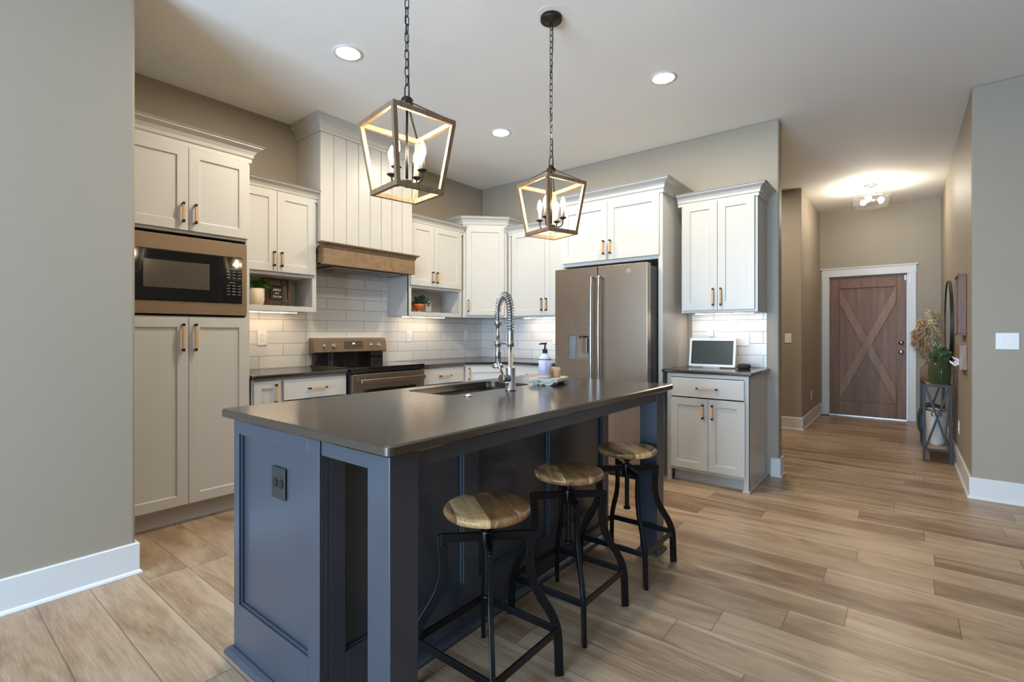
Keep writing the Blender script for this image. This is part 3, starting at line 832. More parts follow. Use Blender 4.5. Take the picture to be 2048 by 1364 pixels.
cav = obj('dispenser_recess', b, 'stainless', dl)
b = bm_new(); box(b, .262, .308, .040, .046, 1.035, 1.165); obj('paddle', b, 'slate_steel', cav, bevel=.002)
b = bm_new(); cyl(b, (.245, .035, 1.186), (.245, .035, 1.165), .009, 12); cyl(b, (.285, .035, 1.186), (.285, .035, 1.172), .016, 12); obj('spout', b, 'matte_black', cav)
# round engraved emblem on the right door
b = bm_new(); tube(b, [(.728 + .018 * math.cos(a * PI / 12), -.0008, 1.728 + .018 * math.sin(a * PI / 12)) for a in range(24)], .0012, 6, closed=True, up=(0, 1, 0)); em = obj('emblem', b, 'satin_nickel', drr)
b = bm_new()
tube(b, bez([(.716, -.0008, 1.727), (.720, -.0008, 1.736), (.726, -.0008, 1.733), (.722, -.0008, 1.724), (.718, -.0008, 1.720), (.727, -.0008, 1.722)], 6), .0009, 5)
tube(b, bez([(.727, -.0008, 1.722), (.733, -.0008, 1.736), (.738, -.0008, 1.732), (.731, -.0008, 1.728), (.737, -.0008, 1.720), (.741, -.0008, 1.726)], 6), .0009, 5)
obj('monogram', b, 'satin_nickel', em)

# under-cabinet light bars (lamps the kitchen has)
def strip(label, x, y, L, along_y):
    t = thing('under_cabinet_light', label, 'light', (x, y, 1.386), R90 if along_y else 0, 'under-cabinet light bars')
    b = bm_new(); box(b, -L / 2, L / 2, -.016, .016, -.004, -.0008); obj('housing', b, 'white_plastic', t)
    b = bm_new(); box(b, -L / 2 + .01, L / 2 - .01, -.010, .010, -.0056, -.0042); obj('lens', b, 'strip_glow', t)
strip('thin light bar under the wall cabinet beside the microwave tower', .14, -2.76, .52, True)
strip('thin light bar under the wall cabinet right of the hood', .14, -1.08, .60, True)
strip('thin light bar under the wall cabinet left of the refrigerator', 1.13, -.14, .72, False)
strip('thin light bar under the wall cabinet above the smart display', 2.955, -.14, .50, False)

# ------------------------------------------------------------------ island
IX0, IX1, IY0, IY1 = 2.190, 2.790, -3.845, -1.965     # cabinet body
isl = thing('kitchen_island', 'navy blue panelled kitchen island base with two corner posts on the stool side', 'island', (2.49, -2.9, 0))
def ip(name, bm, mat='island_paint', bevel=.0015, parent=None): return obj(name, bm, mat, parent or isl, world=True, bevel=bevel)
ZT = .893
def framed_panel(axis, c_out, sign, a0, a1, z0, z1, openings, th=.018, name='panel'):
    """flat panel with recessed fields. axis 'x': plane x=c_out facing sign*x, runs along y; axis 'y': plane y"""
    b = bm_new()
    def bx_(p, q, za, zb, d0, d1):
        lo, hi = sorted((c_out - sign * d0, c_out - sign * d1))
        if axis == 'x': box(b, lo, hi, p, q, za, zb)
        else: box(b, p, q, lo, hi, za, zb)
    cur = a0
    for (p, q, za, zb) in openings:
        bx_(cur, p, z0, z1, 0, th); bx_(p, q, z0, za, 0, th); bx_(p, q, zb, z1, 0, th); cur = q
    bx_(cur, a1, z0, z1, 0, th)
    bx_(a0, a1, z0, z1, th, th + .012)
    # small bead in every recess
    for (p, q, za, zb) in openings:
        w = .007
        for (u0, u1, v0, v1) in ((p, p + w, za, zb), (q - w, q, za, zb), (p + w, q - w, za, za + w), (p + w, q - w, zb - w, zb)):
            bx_(u0, u1, v0, v1, .008, th)
    return ip(name, b)
framed_panel('y', IY0, -1, IX0, IX1, 0, ZT, [(IX0 + .043, IX1 - .068, .195, .835)], name='end_panel')
framed_panel('y', IY1, 1, IX0, IX1, 0, ZT, [(IX0 + .06, IX1 - .06, .195, .835)], name='end_panel')
ys = [-3.785, -3.235, -3.12, -2.60, -2.50, -2.02]
framed_panel('x', IX1, 1, IY0 + .031, IY1 - .031, 0, ZT, [(-3.755, -3.215, .195, .800), (-3.125, -2.600, .195, .800), (-2.510, -2.035, .195, .800)], name='seating_side_panel')
b = bm_new(); box(b, IX0 + .02, IX1 - .031, IY0 + .031, IY1 - .031, .10, .12); box(b, IX0 + .075, IX0 + .09, IY0 + .031, IY1 - .031, 0, .10); box(b, IX0 + .02, IX0 + .038, IY0 + .031, IY0 + .05, .12, ZT); ip('carcass', b)
# kitchen side doors of the island (seen only when walking round it)
for k in range(4):
    y0 = IY0 + .033 + k * .4535; y1 = y0 + .4535
    b = bm_new(); box(b, IX0, IX0 + .018, y0 + .0015, y1 - .0015, .12, .875); dd = ip('door', b)
    b = bm_new(); hy = y1 - .04 if k % 2 == 0 else y0 + .04
    box(b, IX0 - .034, IX0 - .020, hy - .007, hy + .007, .70, .83); box(b, IX0 - .021, IX0 - .0005, hy - .004, hy + .004, .70, .712); box(b, IX0 - .021, IX0 - .0005, hy - .004, hy + .004, .818, .83)
    h = obj('handle', b, 'handle_oak', dd); bmesh_off = -origin(isl); 
    for v in h.data.vertices: v.co += bmesh_off
# base moulding round the body
b = bm_new(); bp_ = [(0, 0), (.022, 0), (.022, .008), (.016, .020), (.010, .026), (.010, .085), (0, .085)]
bp_ = [(0, 0), (.026, 0), (.026, .010), (.018, .020), (.006, .028), (0, .028)]
sweep_profile(b, [(IX0 + .001, IY1), (IX0 + .001, IY0), (IX1, IY0), (IX1, IY1)][::1], bp_)
ip('shoe_molding', b, bevel=0)
# posts on the stool side with plinth blocks; apron
LX0, LX1 = 3.032, 3.130
for (y0, y1) in ((-3.845, -3.747), (-2.060, -1.962)):
    b = bm_new(); box(b, LX0, LX1, y0, y1, 0, ZT); lg = ip('leg', b, bevel=.003)
    b = bm_new(); sweep_profile(b, [(LX0, y0), (LX1, y0), (LX1, y1), (LX0, y1)], [(0, 0), (.014, 0), (.014, .012), (.006, .022), (0, .022)], closed=True)
    pl = obj('plinth', b, 'island_paint', lg)
    for v in pl.data.vertices: v.co -= origin(isl)
b = bm_new(); box(b, IX1, LX0, IY0 + .006, IY0 + .026, .838, ZT); ip('apron', b)
b = bm_new(); box(b, IX1, LX0, IY1 - .026, IY1 - .006, .838, ZT); ip('apron', b)
b = bm_new(); box(b, LX1 - .026, LX1 - .006, -3.747, -2.060, .838, ZT); ip('apron', b)

# countertop with the sink cut-out
def ring_slab(outer, inner, z0, z1, bev):
    b = bm_new()
    def loop(pts, z): return [b.verts.new((p[0], p[1], z)) for p in pts]
    o0, o1, o2, o3 = loop(rr_off(outer, -bev), z0), loop(outer, z0 + bev), loop(outer, z1 - bev), loop(rr_off(outer, -bev), z1)
    i0, i1 = loop(inner, z0), loop(inner, z1)
    for A, B in ((o0, o1), (o1, o2), (o2, o3)):
        for i in range(len(A)): b.faces.new((A[i], A[(i + 1) % len(A)], B[(i + 1) % len(A)], B[i]))
    for i in range(len(i0)): b.faces.new((i0[(i + 1) % len(i0)], i0[i], i1[i], i1[(i + 1) % len(i0)]))
    for L1, L2 in ((o0, i0), (o3, i1)):
        es = []
        for L in (L1, L2):
            for i in range(len(L)):
                e = b.edges.get((L[i], L[(i + 1) % len(L)])) or b.edges.new((L[i], L[(i + 1) % len(L)])); es.append(e)
        bmesh.ops.triangle_fill(b, edges=es, use_beauty=True)
    return b
def rr_off(pts, d):
    n = len(pts); out = []
    for i in range(n):
        a, c = Vector(pts[i - 1]), Vector(pts[(i + 1) % n]); t_ = (c - a).normalized(); out.append((pts[i][0] + t_.y * d, pts[i][1] - t_.x * d))
    return out
SX0, SX1, SY0, SY1 = 2.245, 2.562, -3.075, -2.430
outer = rrect(2.155, 3.172, -3.880, -1.918, .020, 6); inner = rrect(SX0, SX1, SY0, SY1, .055, 8)
b = ring_slab(outer, inner, .895, .926, .005)
ct = obj('island_countertop', b, 'leathered_granite'); tag(ct, 'large black leathered granite worktop of the island with the sink cut-out', 'countertop')
# sink
t = thing('sink', 'undermount stainless steel sink in the island worktop', 'sink', (2.41, -2.75, .70))
b = bm_new(); zz = .893
def sl(dx, z, rad): return [b.verts.new((p[0], p[1], z)) for p in rrect(SX0 - .012 + dx, SX1 + .012 - dx, SY0 - .012 + dx, SY1 + .012 - dx, rad, 8)]
rim = [b.verts.new((p[0], p[1], zz)) for p in rrect(SX0 - .022, SX1 + .022, SY0 - .03, SY1 + .03, .06, 8)]
rings = [rim, sl(0, zz, .055), sl(.004, .74, .05), sl(.016, .712, .045), sl(.05, .702, .035)]
for A, B in zip(rings, rings[1:]):
    for i in range(len(A)): b.faces.new((A[i], A[(i + 1) % len(A)], B[(i + 1) % len(A)], B[i])).smooth = True
b.faces.new(rings[-1])
obj('basin', b, 'sink_steel', t, world=True, recalc=False)
b = bm_new(); cyl(b, (2.41, -2.75, .703), (2.41, -2.75, .706), .045, 24); cyl(b, (2.41, -2.75, .706), (2.41, -2.75, .709), .028, 24); obj('drain', b, 'chrome', t, world=True)
# air switch button
b = bm_new(); lathe(b, [(0, 0), (.019, 0), (.0195, .003), (.014, .006), (.009, .0065), (.009, .010), (.0, .011)], 0, 0, 0, 24)
o = obj('sink_button', b, 'chrome', loc=(2.640, -3.030, .9265)); tag(o, 'small round chrome button set in the island worktop before the sink', 'button')

# faucet
ZI = .9265
t = thing('faucet', 'tall brushed steel spring-neck faucet beside the island sink', 'faucet', (2.645, -2.730, ZI))
st = 'stainless'
b = bm_new(); lathe(b, [(0, 0), (.028, 0), (.028, .005), (.0245, .008), (.0245, .112), (.0225, .116), (.0135, .118), (.0135, .245), (0, .245)], seg=28); obj('body', b, st, t)
b = bm_new(); lathe(b, [(.0, .236)] + [(r, .236 + k * .0035) for k, r in enumerate([.0145, .0160] * 9)] + [(0, .2995)], seg=24); obj('collar', b, 'bronze_metal' if 0 else st, t)
dirv = Vector((-.887, .458, 0)); rch = .165
top = .470
def arc_pts(n=40):
    P = []
    for k in range(9): P.append(Vector((0, 0, .245 + k * (.385 - .245) / 8)))
    for k in range(1, n):
        a = PI * k / n; P.append(dirv * (rch / 2 * (1 - math.cos(a))) + Vector((0, 0, .385 + .095 * math.sin(a))))
    for k in range(7): P.append(dirv * rch + Vector((0, 0, .385 - k * (.385 - .345) / 6)))
    return P
AP = arc_pts()
b = bm_new(); tube(b, AP, .0080, 12, up=Vector((0, 0, 1)).cross(dirv)); obj('hose', b, 'hose_grey', t)
# spring coil around the hose
cum = [0]
for p, q in zip(AP, AP[1:]): cum.append(cum[-1] + (q - p).length)
total = cum[-1]; s0 = .05; turns = 30; side = Vector((0, 0, 1)).cross(dirv).normalized(); CP = []
def at(s):
    for i in range(len(cum) - 1):
        if cum[i + 1] >= s:
            f = (s - cum[i]) / (cum[i + 1] - cum[i]); return AP[i].lerp(AP[i + 1], f), (AP[i + 1] - AP[i]).normalized()
    return AP[-1], (AP[-1] - AP[-2]).normalized()
N_ = turns * 14
for k in range(N_ + 1):
    s = s0 + (total - s0) * k / N_; p, tg = at(s); nr = tg.cross(side).normalized(); a = 2 * PI * turns * k / N_
    CP.append(p + (side * math.cos(a) + nr * math.sin(a)) * .0178)
b = bm_new(); tube(b, CP, .0024, 6); obj('spring', b, st, t)
H0 = dirv * rch
b = bm_new()
cyl(b, H0 + Vector((0, 0, .325)), H0 + Vector((0, 0, .352)), .0185, 20)
cyl(b, H0 + Vector((0, 0, .235)), H0 + Vector((0, 0, .326)), .0095, 16)
cyl(b, H0 + Vector((0, 0, .12)), H0 + Vector((0, 0, .232)), .0155, 20, r2=.0135)
lathe(b, [(0, .098), (.020, .098), (.032, .106), (.033, .112), (.024, .122), (.0155, .126), (0, .126)], H0.x, H0.y, 0, 24)
obj('spray_head', b, st, t)
b = bm_new(); hp = H0 - dirv * .024
box(b, hp.x - .004, hp.x + .004, hp.y - .004, hp.y + .004, .145, .185); obj('trigger', b, 'matte_black', t, bevel=.001)
b = bm_new(); z = .232
tube(b, [Vector((0, 0, z)), H0 + Vector((0, 0, z))], .005, 10, up=(0, 0, 1))
cyl(b, (0, 0, z - .014), (0, 0, z + .014), .0175, 20); cyl(b, H0 + Vector((0, 0, z - .016)), H0 + Vector((0, 0, z + .016)), .0175, 20)
obj('support_arm', b, st, t)
ha = Vector((-.75 * .7835 + .66 * .6215, -.75 * .6215 - .66 * .7835, 0)).normalized()
b = bm_new(); cyl(b, ha * .015 + Vector((0, 0, .060)), ha * .062 + Vector((0, 0, .060)), .0225, 24); kn = obj('valve', b, st, t, bevel=.002)
b = bm_new(); q0 = ha * .050 + Vector((0, 0, .078)); lv = Vector((-.7835, -.6215, 0))
tube(b, [q0, q0 + lv * .012 + Vector((0, 0, .03)), q0 + lv * .030 + Vector((0, 0, .078))], [.0055, .006, .0065], 10); obj('lever', b, st, kn)

# outlet on the island end
def plate(name, label, loc, rotz, w, h, devices, mat='white_plastic', group=None, cat='outlet', devmat=None, detail='matte_black'):
    """cover plate, local front faces -Y. devices: list of (kind, x)"""
    t = thing(name, label, cat, loc, rotz, group)
    b = bm_new(); box(b, -w / 2, w / 2, -.006, -.0005, -h / 2, h / 2); obj('cover_plate', b, mat, t, bevel=.0025)
    for kind, x in devices:
        if kind in ('outlet', 'outlet_h'):
            b = bm_new()
            for s in (-1, 1):
                cx, cz = (x, s * .0195) if kind == 'outlet' else (x + s * .0195, 0)
                lathe(b, [(0, 0), (.0165, 0), (.0165, .0025), (0, .0025)], seg=24, mat=Matrix.Translation((cx, -.006, cz)) @ Matrix.Rotation(PI / 2, 4, 'X'), smooth=False)
            rc = obj('receptacle', b, devmat or mat, t)
            b = bm_new()
            for s in (-1, 1):
                for dx in (-.006, .006):
                    if kind == 'outlet': box(b, x + dx - .0009, x + dx + .0009, -.0090, -.0083, s * .0195 - .001, s * .0195 + .008)
                    else: box(b, x + s * .0195 - .001, x + s * .0195 + .008, -.0090, -.0083, dx - .0012, dx + .0012)
                if kind == 'outlet': box(b, x - .002, x + .002, -.0090, -.0083, s * .0195 - .011, s * .0195 - .007)
                else: box(b, x + s * .0195 - .011, x + s * .0195 - .007, -.0090, -.0083, -.002, .002)
            obj('slots', b, detail, rc)
        elif kind == 'toggle':
            b = bm_new(); box(b, x - .005, x + .005, -.0068, -.006, -.012, .012); box(b, x - .0038, x + .0038, -.017, -.006, -.001, .009); obj('toggle', b, devmat or mat, t, bevel=.0008)
        elif kind == 'rocker':
            b = bm_new(); box(b, x - .016, x + .016, -.009, -.006, -.033, .033); obj('rocker', b, devmat or mat, t, bevel=.001)
    return t
plate('outlet', 'dark duplex outlet in the blue end panel of the island', (2.512, -3.829, .700), 0, .092, .108, [('outlet_h', 0)], 'matte_black', devmat='bronze_metal', detail='matte_black')
WO = 'white wall plates on the tile backsplash'
plate('outlet', 'white outlet on the tiles between pantry tower and stove', (.0085, -2.735, 1.171), R90, .078, .122, [('outlet', 0)], group=WO, detail='grey_mark')
plate('outlet', 'white outlet on the tiles just right of the stove', (.0085, -1.179, 1.181), R90, .078, .122, [('outlet', 0)], group=WO, detail='grey_mark')
plate('light_switch', 'white rocker switch on the tiles near the room corner behind the faucet', (.0085, -.295, 1.183), R90, .078, .122, [('rocker', 0)], group=WO, cat='switch')
plate('outlet', 'white outlet on the tiles beside the refrigerator', (1.120, -.0085, 1.150), 0, .078, .122, [('outlet', 0)], group=WO, detail='grey_mark')
plate('outlet', 'white outlet behind the smart display with a plug in it', (2.820, -.0085, 1.190), 0, .078, .122, [('outlet', 0)], group=WO, detail='grey_mark')
plate('light_switch', 'white three-toggle switch plate on the tiles right of the smart display', (3.048, -.0085, 1.162), 0, .170, .122, [('toggle', -.046), ('toggle', 0), ('toggle', .046)], group=WO, cat='switch')
plate('light_switch', 'single white toggle switch on the grey wall between kitchen and entry', (3.038, 2.4115, 1.148), 0, .074, .118, [('toggle', 0)], cat='switch')
plate('light_switch', 'double white toggle switch on the big grey wall at the far right', (4.761, .2845, 1.154), 0, .120, .118, [('toggle', -.023), ('toggle', .023)], cat='switch')
plate('outlet', 'white outlet low on the hallway wall behind the console table', (4.5745, 1.30, .37), -R90, .074, .118, [('outlet', 0)], detail='grey_mark')
plate('outlet', 'white outlet low on the left hallway wall near the front door', (3.1875, 3.198, .365), R90, .074, .118, [('outlet', 0)], detail='grey_mark')
b = bm_new(); box(b, -.020, .020, -.052, -.0115, -.028, .034); o = obj('power_adapter', b, 'white_plastic', loc=(2.822, -.0085, 1.208), bevel=.004)
tag(o, 'white power adapter plugged in above the smart display', 'plug')

# ------------------------------------------------------------------ stools
stools = [('nearest bar stool with round wood seat on black iron legs, by the near post', (3.047, -3.364), 0.0),
          ('middle bar stool of the row with round wood seat and black iron legs', (3.034, -2.808), 0.0),
          ('farthest bar stool with round wood seat, beside the far island post by the refrigerator', (3.046, -2.253), 0.0)]
def make_stool(label, loc):
    t = thing('bar_stool', label, 'stool', (loc[0], loc[1], 0), 0, 'bar stools along the island')
    b = bm_new(); lathe(b, [(0, .582), (.132, .582), (.146, .587), (.1515, .597), (.1515, .603), (.147, .611), (.136, .6145), (0, .6145)], seg=64); obj('seat', b, 'seat_wood', t)
    b = bm_new(); cyl(b, (0, 0, .568), (0, 0, .5815), .058, 24); cyl(b, (0, 0, .545), (0, 0, .568), .020, 16); obj('swivel_plate', b, 'black_metal', t)
    b = bm_new(); prof = [(0, .300)]
    for k in range(68): prof.append((.0125 if k % 2 else .0105, .302 + k * .0036))
    prof.append((0, .548)); lathe(b, prof, seg=14); cyl(b, (0, 0, .292), (0, 0, .302), .018, 14); obj('screw_spindle', b, 'black_metal', t)
    b = bm_new(); cyl(b, (0, 0, .470), (0, 0, .528), .024, 18)
    for k in range(4):
        a = PI / 4 + k * PI / 2; c, s = math.cos(a), math.sin(a)
        tube(b, [(.018 * c, .018 * s, .505), (.160 * c, .160 * s, .505)], 0, rect=(.0085, .0145), up=(0, 0, 1))
    obj('hub_arms', b, 'black_metal', t, bevel=.002)
    prf = bez([(.158, 0, .516), (.154, 0, .47), (.151, 0, .40), (.163, 0, .335), (.190, 0, .280), (.222, 0, .228), (.243, 0, .178), (.251, 0, .12), (.2545, 0, 0)], 4)
    for k in range(4):
        a = PI / 4 + k * PI / 2; R_ = Matrix.Rotation(a, 3, 'Z')
        b = bm_new()
        P = [Vector(p) for p in prf]; rings = []
        for i in range(len(P)):
            tg = (P[min(i + 1, len(P) - 1)] - P[max(i - 1, 0)]).normalized(); nr = Vector((tg.z, 0, -tg.x))
            if i in (0, len(P) - 1): nr = Vector((1, 0, 0)) if nr.x > 0 else Vector((-1, 0, 0))
            w = .0155 if i > 0 else .0145
            rings.append([b.verts.new(R_ @ (P[i] + nr * u + Vector((0, v, 0)))) for u, v in ((-w, -.008), (w, -.008), (w, .008), (-w, .008))])
        for A, B in zip(rings, rings[1:]):
            for i in range(4): b.faces.new((A[i], A[(i + 1) % 4], B[(i + 1) % 4], B[i]))
        b.faces.new(rings[0]); b.faces.new(rings[-1][::-1])
        for (z, rr) in ((.487, .1555),):
            p0 = R_ @ Vector((rr, -.0115, z)); p1 = R_ @ Vector((rr, .0115, z)); cyl(b, p0, p1, .005, 8)
        obj('leg', b, 'black_metal', t, bevel=.0022)
    b = bm_new(); q = .1765
    for k in range(4):
        a = k * PI / 2; R_ = Matrix.Rotation(a, 3, 'Z')
        tube(b, [R_ @ Vector((q, -q, .158)), R_ @ Vector((q, q, .158))], 0, rect=(.004, .0135), up=(0, 0, 1))
    obj('footrest_rung', b, 'black_metal', t, bevel=.0015)
    return t
s0_ = make_stool(stools[0][0], stools[0][1])
for lab, loc, rz in stools[1:]: copy_tree(s0_, None, (loc[0], loc[1], 0), rz, lab)

# ------------------------------------------------------------------ lantern pendants
def make_pendant(label, loc, rz):
    t = thing('lantern_pendant', label, 'pendant light', loc, rz, 'lantern pendants over the island')
    # origin = centre of the cage bottom. cage: bottom half side .106, top half side .141, height .298
    hb, ht, H, w = .108, .142, .300, .0095
    def frame(hs, z0, z1, name):
        b = bm_new(); k = w * 2.0
        for (x0, x1, y0, y1) in ((-hs, hs, -hs, -hs + k * .8), (-hs, hs, hs - k * .8, hs), (-hs, -hs + k * .8, -hs + k * .8, hs - k * .8), (hs - k * .8, hs, -hs + k * .8, hs - k * .8)):
            box(b, x0, x1, y0, y1, z0, z1)
        for f in b.faces:
            c = f.calc_center_median(); n = f.normal if f.normal.length else Vector((0, 0, 0))
        bmesh.ops.recalc_face_normals(b, faces=b.faces)
        for f in b.faces:
            c = f.calc_center_median(); n = f.normal
            if (abs(n.x) > .5 and n.x * c.x < 0) or (abs(n.y) > .5 and n.y * c.y < 0): f.material_index = 1  # inward faces get the painted bulb-lit tone
        return obj(name, b, ['pendant_wood', 'pendant_wood_lit'], t, bevel=.0012)
    frame(hb, 0, .020, 'bottom_frame'); frame(ht, H - .020, H, 'top_frame')
    for sx in (-1, 1):
        for sy in (-1, 1):
            b = bm_new(); rings = []
            for hs, z in ((hb - .0005, .020), (ht - .0005, H - .020)):
                rings.append([b.verts.new((sx * (hs - u), sy * (hs - v), z)) for u, v in ((0, 0), (.017, 0), (.017, .017), (0, .017))])
            for i in range(4):
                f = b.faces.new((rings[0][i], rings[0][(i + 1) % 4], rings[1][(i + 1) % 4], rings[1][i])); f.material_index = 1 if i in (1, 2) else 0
            b.faces.new(rings[0]); b.faces.new(rings[1])
            obj('corner_post', b, ['pendant_wood', 'pendant_wood_lit'], t)
    b = bm_new()
    for sx in (-1, 1):
        for sy in (-1, 1): tube(b, [(sx * (ht - .012), sy * (ht - .012), H), (sx * .015, sy * .015, .375)], 0, rect=(.0045, .0015), up=(0, 0, 1))
    obj('roof_strap', b, 'bronze_metal', t)
    b = bm_new(); lathe(b, [(0, .365), (.024, .365), (.026, .370), (.026, .388), (.019, .396), (.008, .402), (0, .402)], seg=24)
    tube(b, [(.016, 0, .398), (.016, 0, .44), (.010, 0, .452), (-.010, 0, .452), (-.016, 0, .44), (-.016, 0, .398)], .0032, 8); obj('hub', b, 'bronze_metal', t)
    b = bm_new(); cyl(b, (0, 0, .045), (0, 0, .366), .0055, 12); obj('centre_rod', b, 'bronze_metal', t)
    b = bm_new(); lathe(b, [(0, .030), (.008, .032), (.020, .040), (.024, .048), (.024, .058), (.010, .064), (0, .064)], seg=24); obj('arm_hub', b, 'bronze_metal', t)
    for k in range(4):
        a = k * PI / 2 + .45; c, s = math.cos(a), math.sin(a); r = .073
        b = bm_new(); tube(b, bez([(.02 * c, .02 * s, .048), (.052 * c, .052 * s, .044), (.070 * c, .070 * s, .056), (r * c, r * s, .085)], 6), .0038, 8)
        arm = obj('arm', b, 'bronze_metal', t)
        b = bm_new(); lathe(b, [(0, .083), (.008, .084), (.0205, .092), (.021, .094), (.008, .090), (0, .090)], r * c, r * s, 0, 20); obj('drip_pan', b, 'bronze_metal', arm)
        b = bm_new(); cyl(b, (r * c, r * s, .092), (r * c, r * s, .138), .0092, 14); obj('candle_sleeve', b, 'candle_sleeve', arm)
        b = bm_new(); lathe(b, [(0, .138), (.007, .139), (.0095, .148), (.0138, .162), (.0148, .172), (.0118, .190), (.0055, .206), (0, .214)], r * c, r * s, 0, 16); obj('bulb', b, 'bulb_glow', arm)
    # chain, cord, canopy up to the ceiling
    zt = ZC - loc[2] - .024; z = .446; L = .041; b = bm_new(); k = 0
    while z < zt - .01:
        pts = []
        hw, hh = .0085, L / 2
        for i in range(16):
            a = 2 * PI * i / 16; px = hw * math.cos(a); pz = (hh - hw) * (1 if math.sin(a) > 0 else -1) * (1 if abs(math.sin(a)) > .01 else 0) + hw * math.sin(a)
            pts.append((px, 0, z + hh + pz) if k % 2 == 0 else (0, px, z + hh + pz))
        tube(b, pts, .0022, 6, closed=True, up=(0, 1, 0) if k % 2 == 0 else (1, 0, 0)); z += L - .0062; k += 1
    obj('chain', b, 'black_metal', t)
    b = bm_new(); P = []
    for i in range(30):
        f = i / 29; zc = .40 + (zt - .40) * f; P.append((.007 * math.sin(f * 9) + .003, .006 * math.cos(f * 7), zc))
    tube(b, P, .0020, 6); obj('cord', b, 'matte_black', t)
    b = bm_new(); zc = ZC - loc[2]; lathe(b, [(0, zc - .036), (.007, zc - .036), (.009, zc - .026), (.060, zc - .024), (.062, zc - .020), (.062, zc - .0005), (0, zc - .0005)], seg=40); obj('canopy', b, 'bronze_metal', t)
    b = bm_new(); cyl(b, (.012, 0, zc - .0014), (.012, 0, zc - .0004), .096, 48); obj('ceiling_plate', b, 'ceiling_paint', t)
    return t
p0_ = make_pendant('wood lantern pendant nearer the camera, over the near half of the island', (2.600, -3.350, 1.772), math.radians(-9))
p1_ = copy_tree(p0_, None, (2.600, -2.300, 1.772), math.radians(-17), 'wood lantern pendant farther away, hanging over the sink end of the island')
# ceiling medallion ring around the far canopy: a paint patch ring in the ceiling texture
for (x, y, lab) in ((1.368, -2.815, 'recessed downlight nearest the left, above the aisle before the pantry tower'), (2.847, -1.242, 'recessed downlight above the refrigerator side of the kitchen'), (1.332, -1.224, 'recessed downlight nearest the kitchen corner, seen between the pendants')):
    t = thing('downlight', lab, 'ceiling light', (x, y, ZC), 0, 'recessed ceiling lights')
    b = bm_new(); lathe(b, [(.072, -.0006), (.092, -.0006), (.092, -.004), (.075, -.006), (.072, -.004)], seg=40); obj('trim_ring', b, 'trim_white', t)
    b = bm_new(); cyl(b, (0, 0, -.0035), (0, 0, -.0008), .0715, 40); obj('lens', b, 'downlight_glow', t)

t = thing('downlight', 'added unseen downlight in the side passage, brightening the entry hall', 'ceiling light', (2.8, 1.35, ZC), 0)  # extra lamp added out of view to brighten the entry hall
b = bm_new(); lathe(b, [(.072, -.0006), (.092, -.0006), (.092, -.004), (.075, -.006), (.072, -.004)], seg=40); obj('trim_ring', b, 'trim_white', t)
b = bm_new(); cyl(b, (0, 0, -.0035), (0, 0, -.0008), .0715, 40); obj('lens', b, 'downlight_glow', t)
# semi-flush light in the entry
t = thing('ceiling_light', 'semi-flush ceiling light with clear glass drum shade in the entry hall', 'ceiling light', (3.868, 2.80, ZC))
b = bm_new(); lathe(b, [(0, -.001), (.065, -.001), (.067, -.012), (.055, -.022), (0, -.024)], seg=32); cyl(b, (0, 0, -.20), (0, 0, -.02), .008, 12); lathe(b, [(0, -.21), (.035, -.205), (.035, -.180), (0, -.175)], seg=24); obj('stem', b, 'satin_nickel', t)
b = bm_new()
for k in range(3):
    a = k * 2 * PI / 3 + .3; c, s = math.cos(a), math.sin(a)
    tube(b, bez([(.006 * c, .006 * s, -.06), (.04 * c, .04 * s, -.045), (.06 * c, .06 * s, -.075), (.055 * c, .055 * s, -.105)], 6), .003, 6)
    tube(b, bez([(.03 * c, .03 * s, -.19), (.08 * c, .08 * s, -.19)], 3), .005, 6); tube(b, [(0.008 * c, .008 * s, -.125), (.192 * c, .192 * s, -.118)], .003, 6)
obj('bracket', b, 'satin_nickel', t)
b = bm_new(); lathe(b, [(0, -.262), (.185, -.262), (.197, -.250), (.200, -.12), (.197, -.12), (.194, -.249), (.183, -.258), (0, -.258)], seg=48); obj('glass_shade', b, 'shade_glass', t)
for k in range(3):
    a = k * 2 * PI / 3 + .3; b = bm_new(); c, s = math.cos(a) * .105, math.sin(a) * .105
    lathe(b, [(0, -.032), (.018, -.025), (.030, -.005), (.026, .015), (.014, .03), (0, .03)], c, s, -.19, 20); obj('bulb', b, 'hall_bulb_glow', t)

# ------------------------------------------------------------------ items on the island tray
tz = .9265
t = thing('riser_tray', 'distressed white wooden footed tray on the island worktop', 'tray', (2.612, -2.345, tz), math.radians(12))
b = bm_new(); a_, c_ = .118, .088; k_ = .030
octo = [(-a_ + k_, -c_), (a_ - k_, -c_), (a_, -c_ + k_), (a_, c_ - k_), (a_ - k_, c_), (-a_ + k_, c_), (-a_, c_ - k_), (-a_, -c_ + k_)]
octo = [(y, x) for x, y in octo][::-1]
prism(b, octo, .018, .036); bmesh.ops.recalc_face_normals(b, faces=b.faces)
for f in b.faces:
    if f.normal.z > .9: f.material_index = 1
obj('board', b, ['tray_paint', 'tray_top'], t, bevel=.002)
for s in (-1, 1):
    b = bm_new()
    A = [(-.075, .0), (-.062, -.0), (-.045, .0), (.045, .0), (.062, 0), (.075, .0)]
    pts = [(-.074, .0178), (-.062, .006), (-.050, 0), (-.028, 0), (-.018, .008), (.018, .008), (.028, 0), (.050, 0), (.062, .006), (.074, .0178)]
    P0 = [b.verts.new((x, s * .095 - .012, z)) for x, z in pts]; P1 = [b.verts.new((x, s * .095 + .012, z)) for x, z in pts]
    b.faces.new(P0); b.faces.new(P1[::-1])
    for i in range(len(pts)): b.faces.new((P0[i], P0[(i + 1) % len(pts)], P1[(i + 1) % len(pts)], P1[i]))
    obj('foot', b, 'tray_paint', t)
tt = tz + .0365
t = thing('soap_bottle', 'lilac labelled pump soap bottle on the wooden tray', 'bottle', (2.620, -2.392, tt))
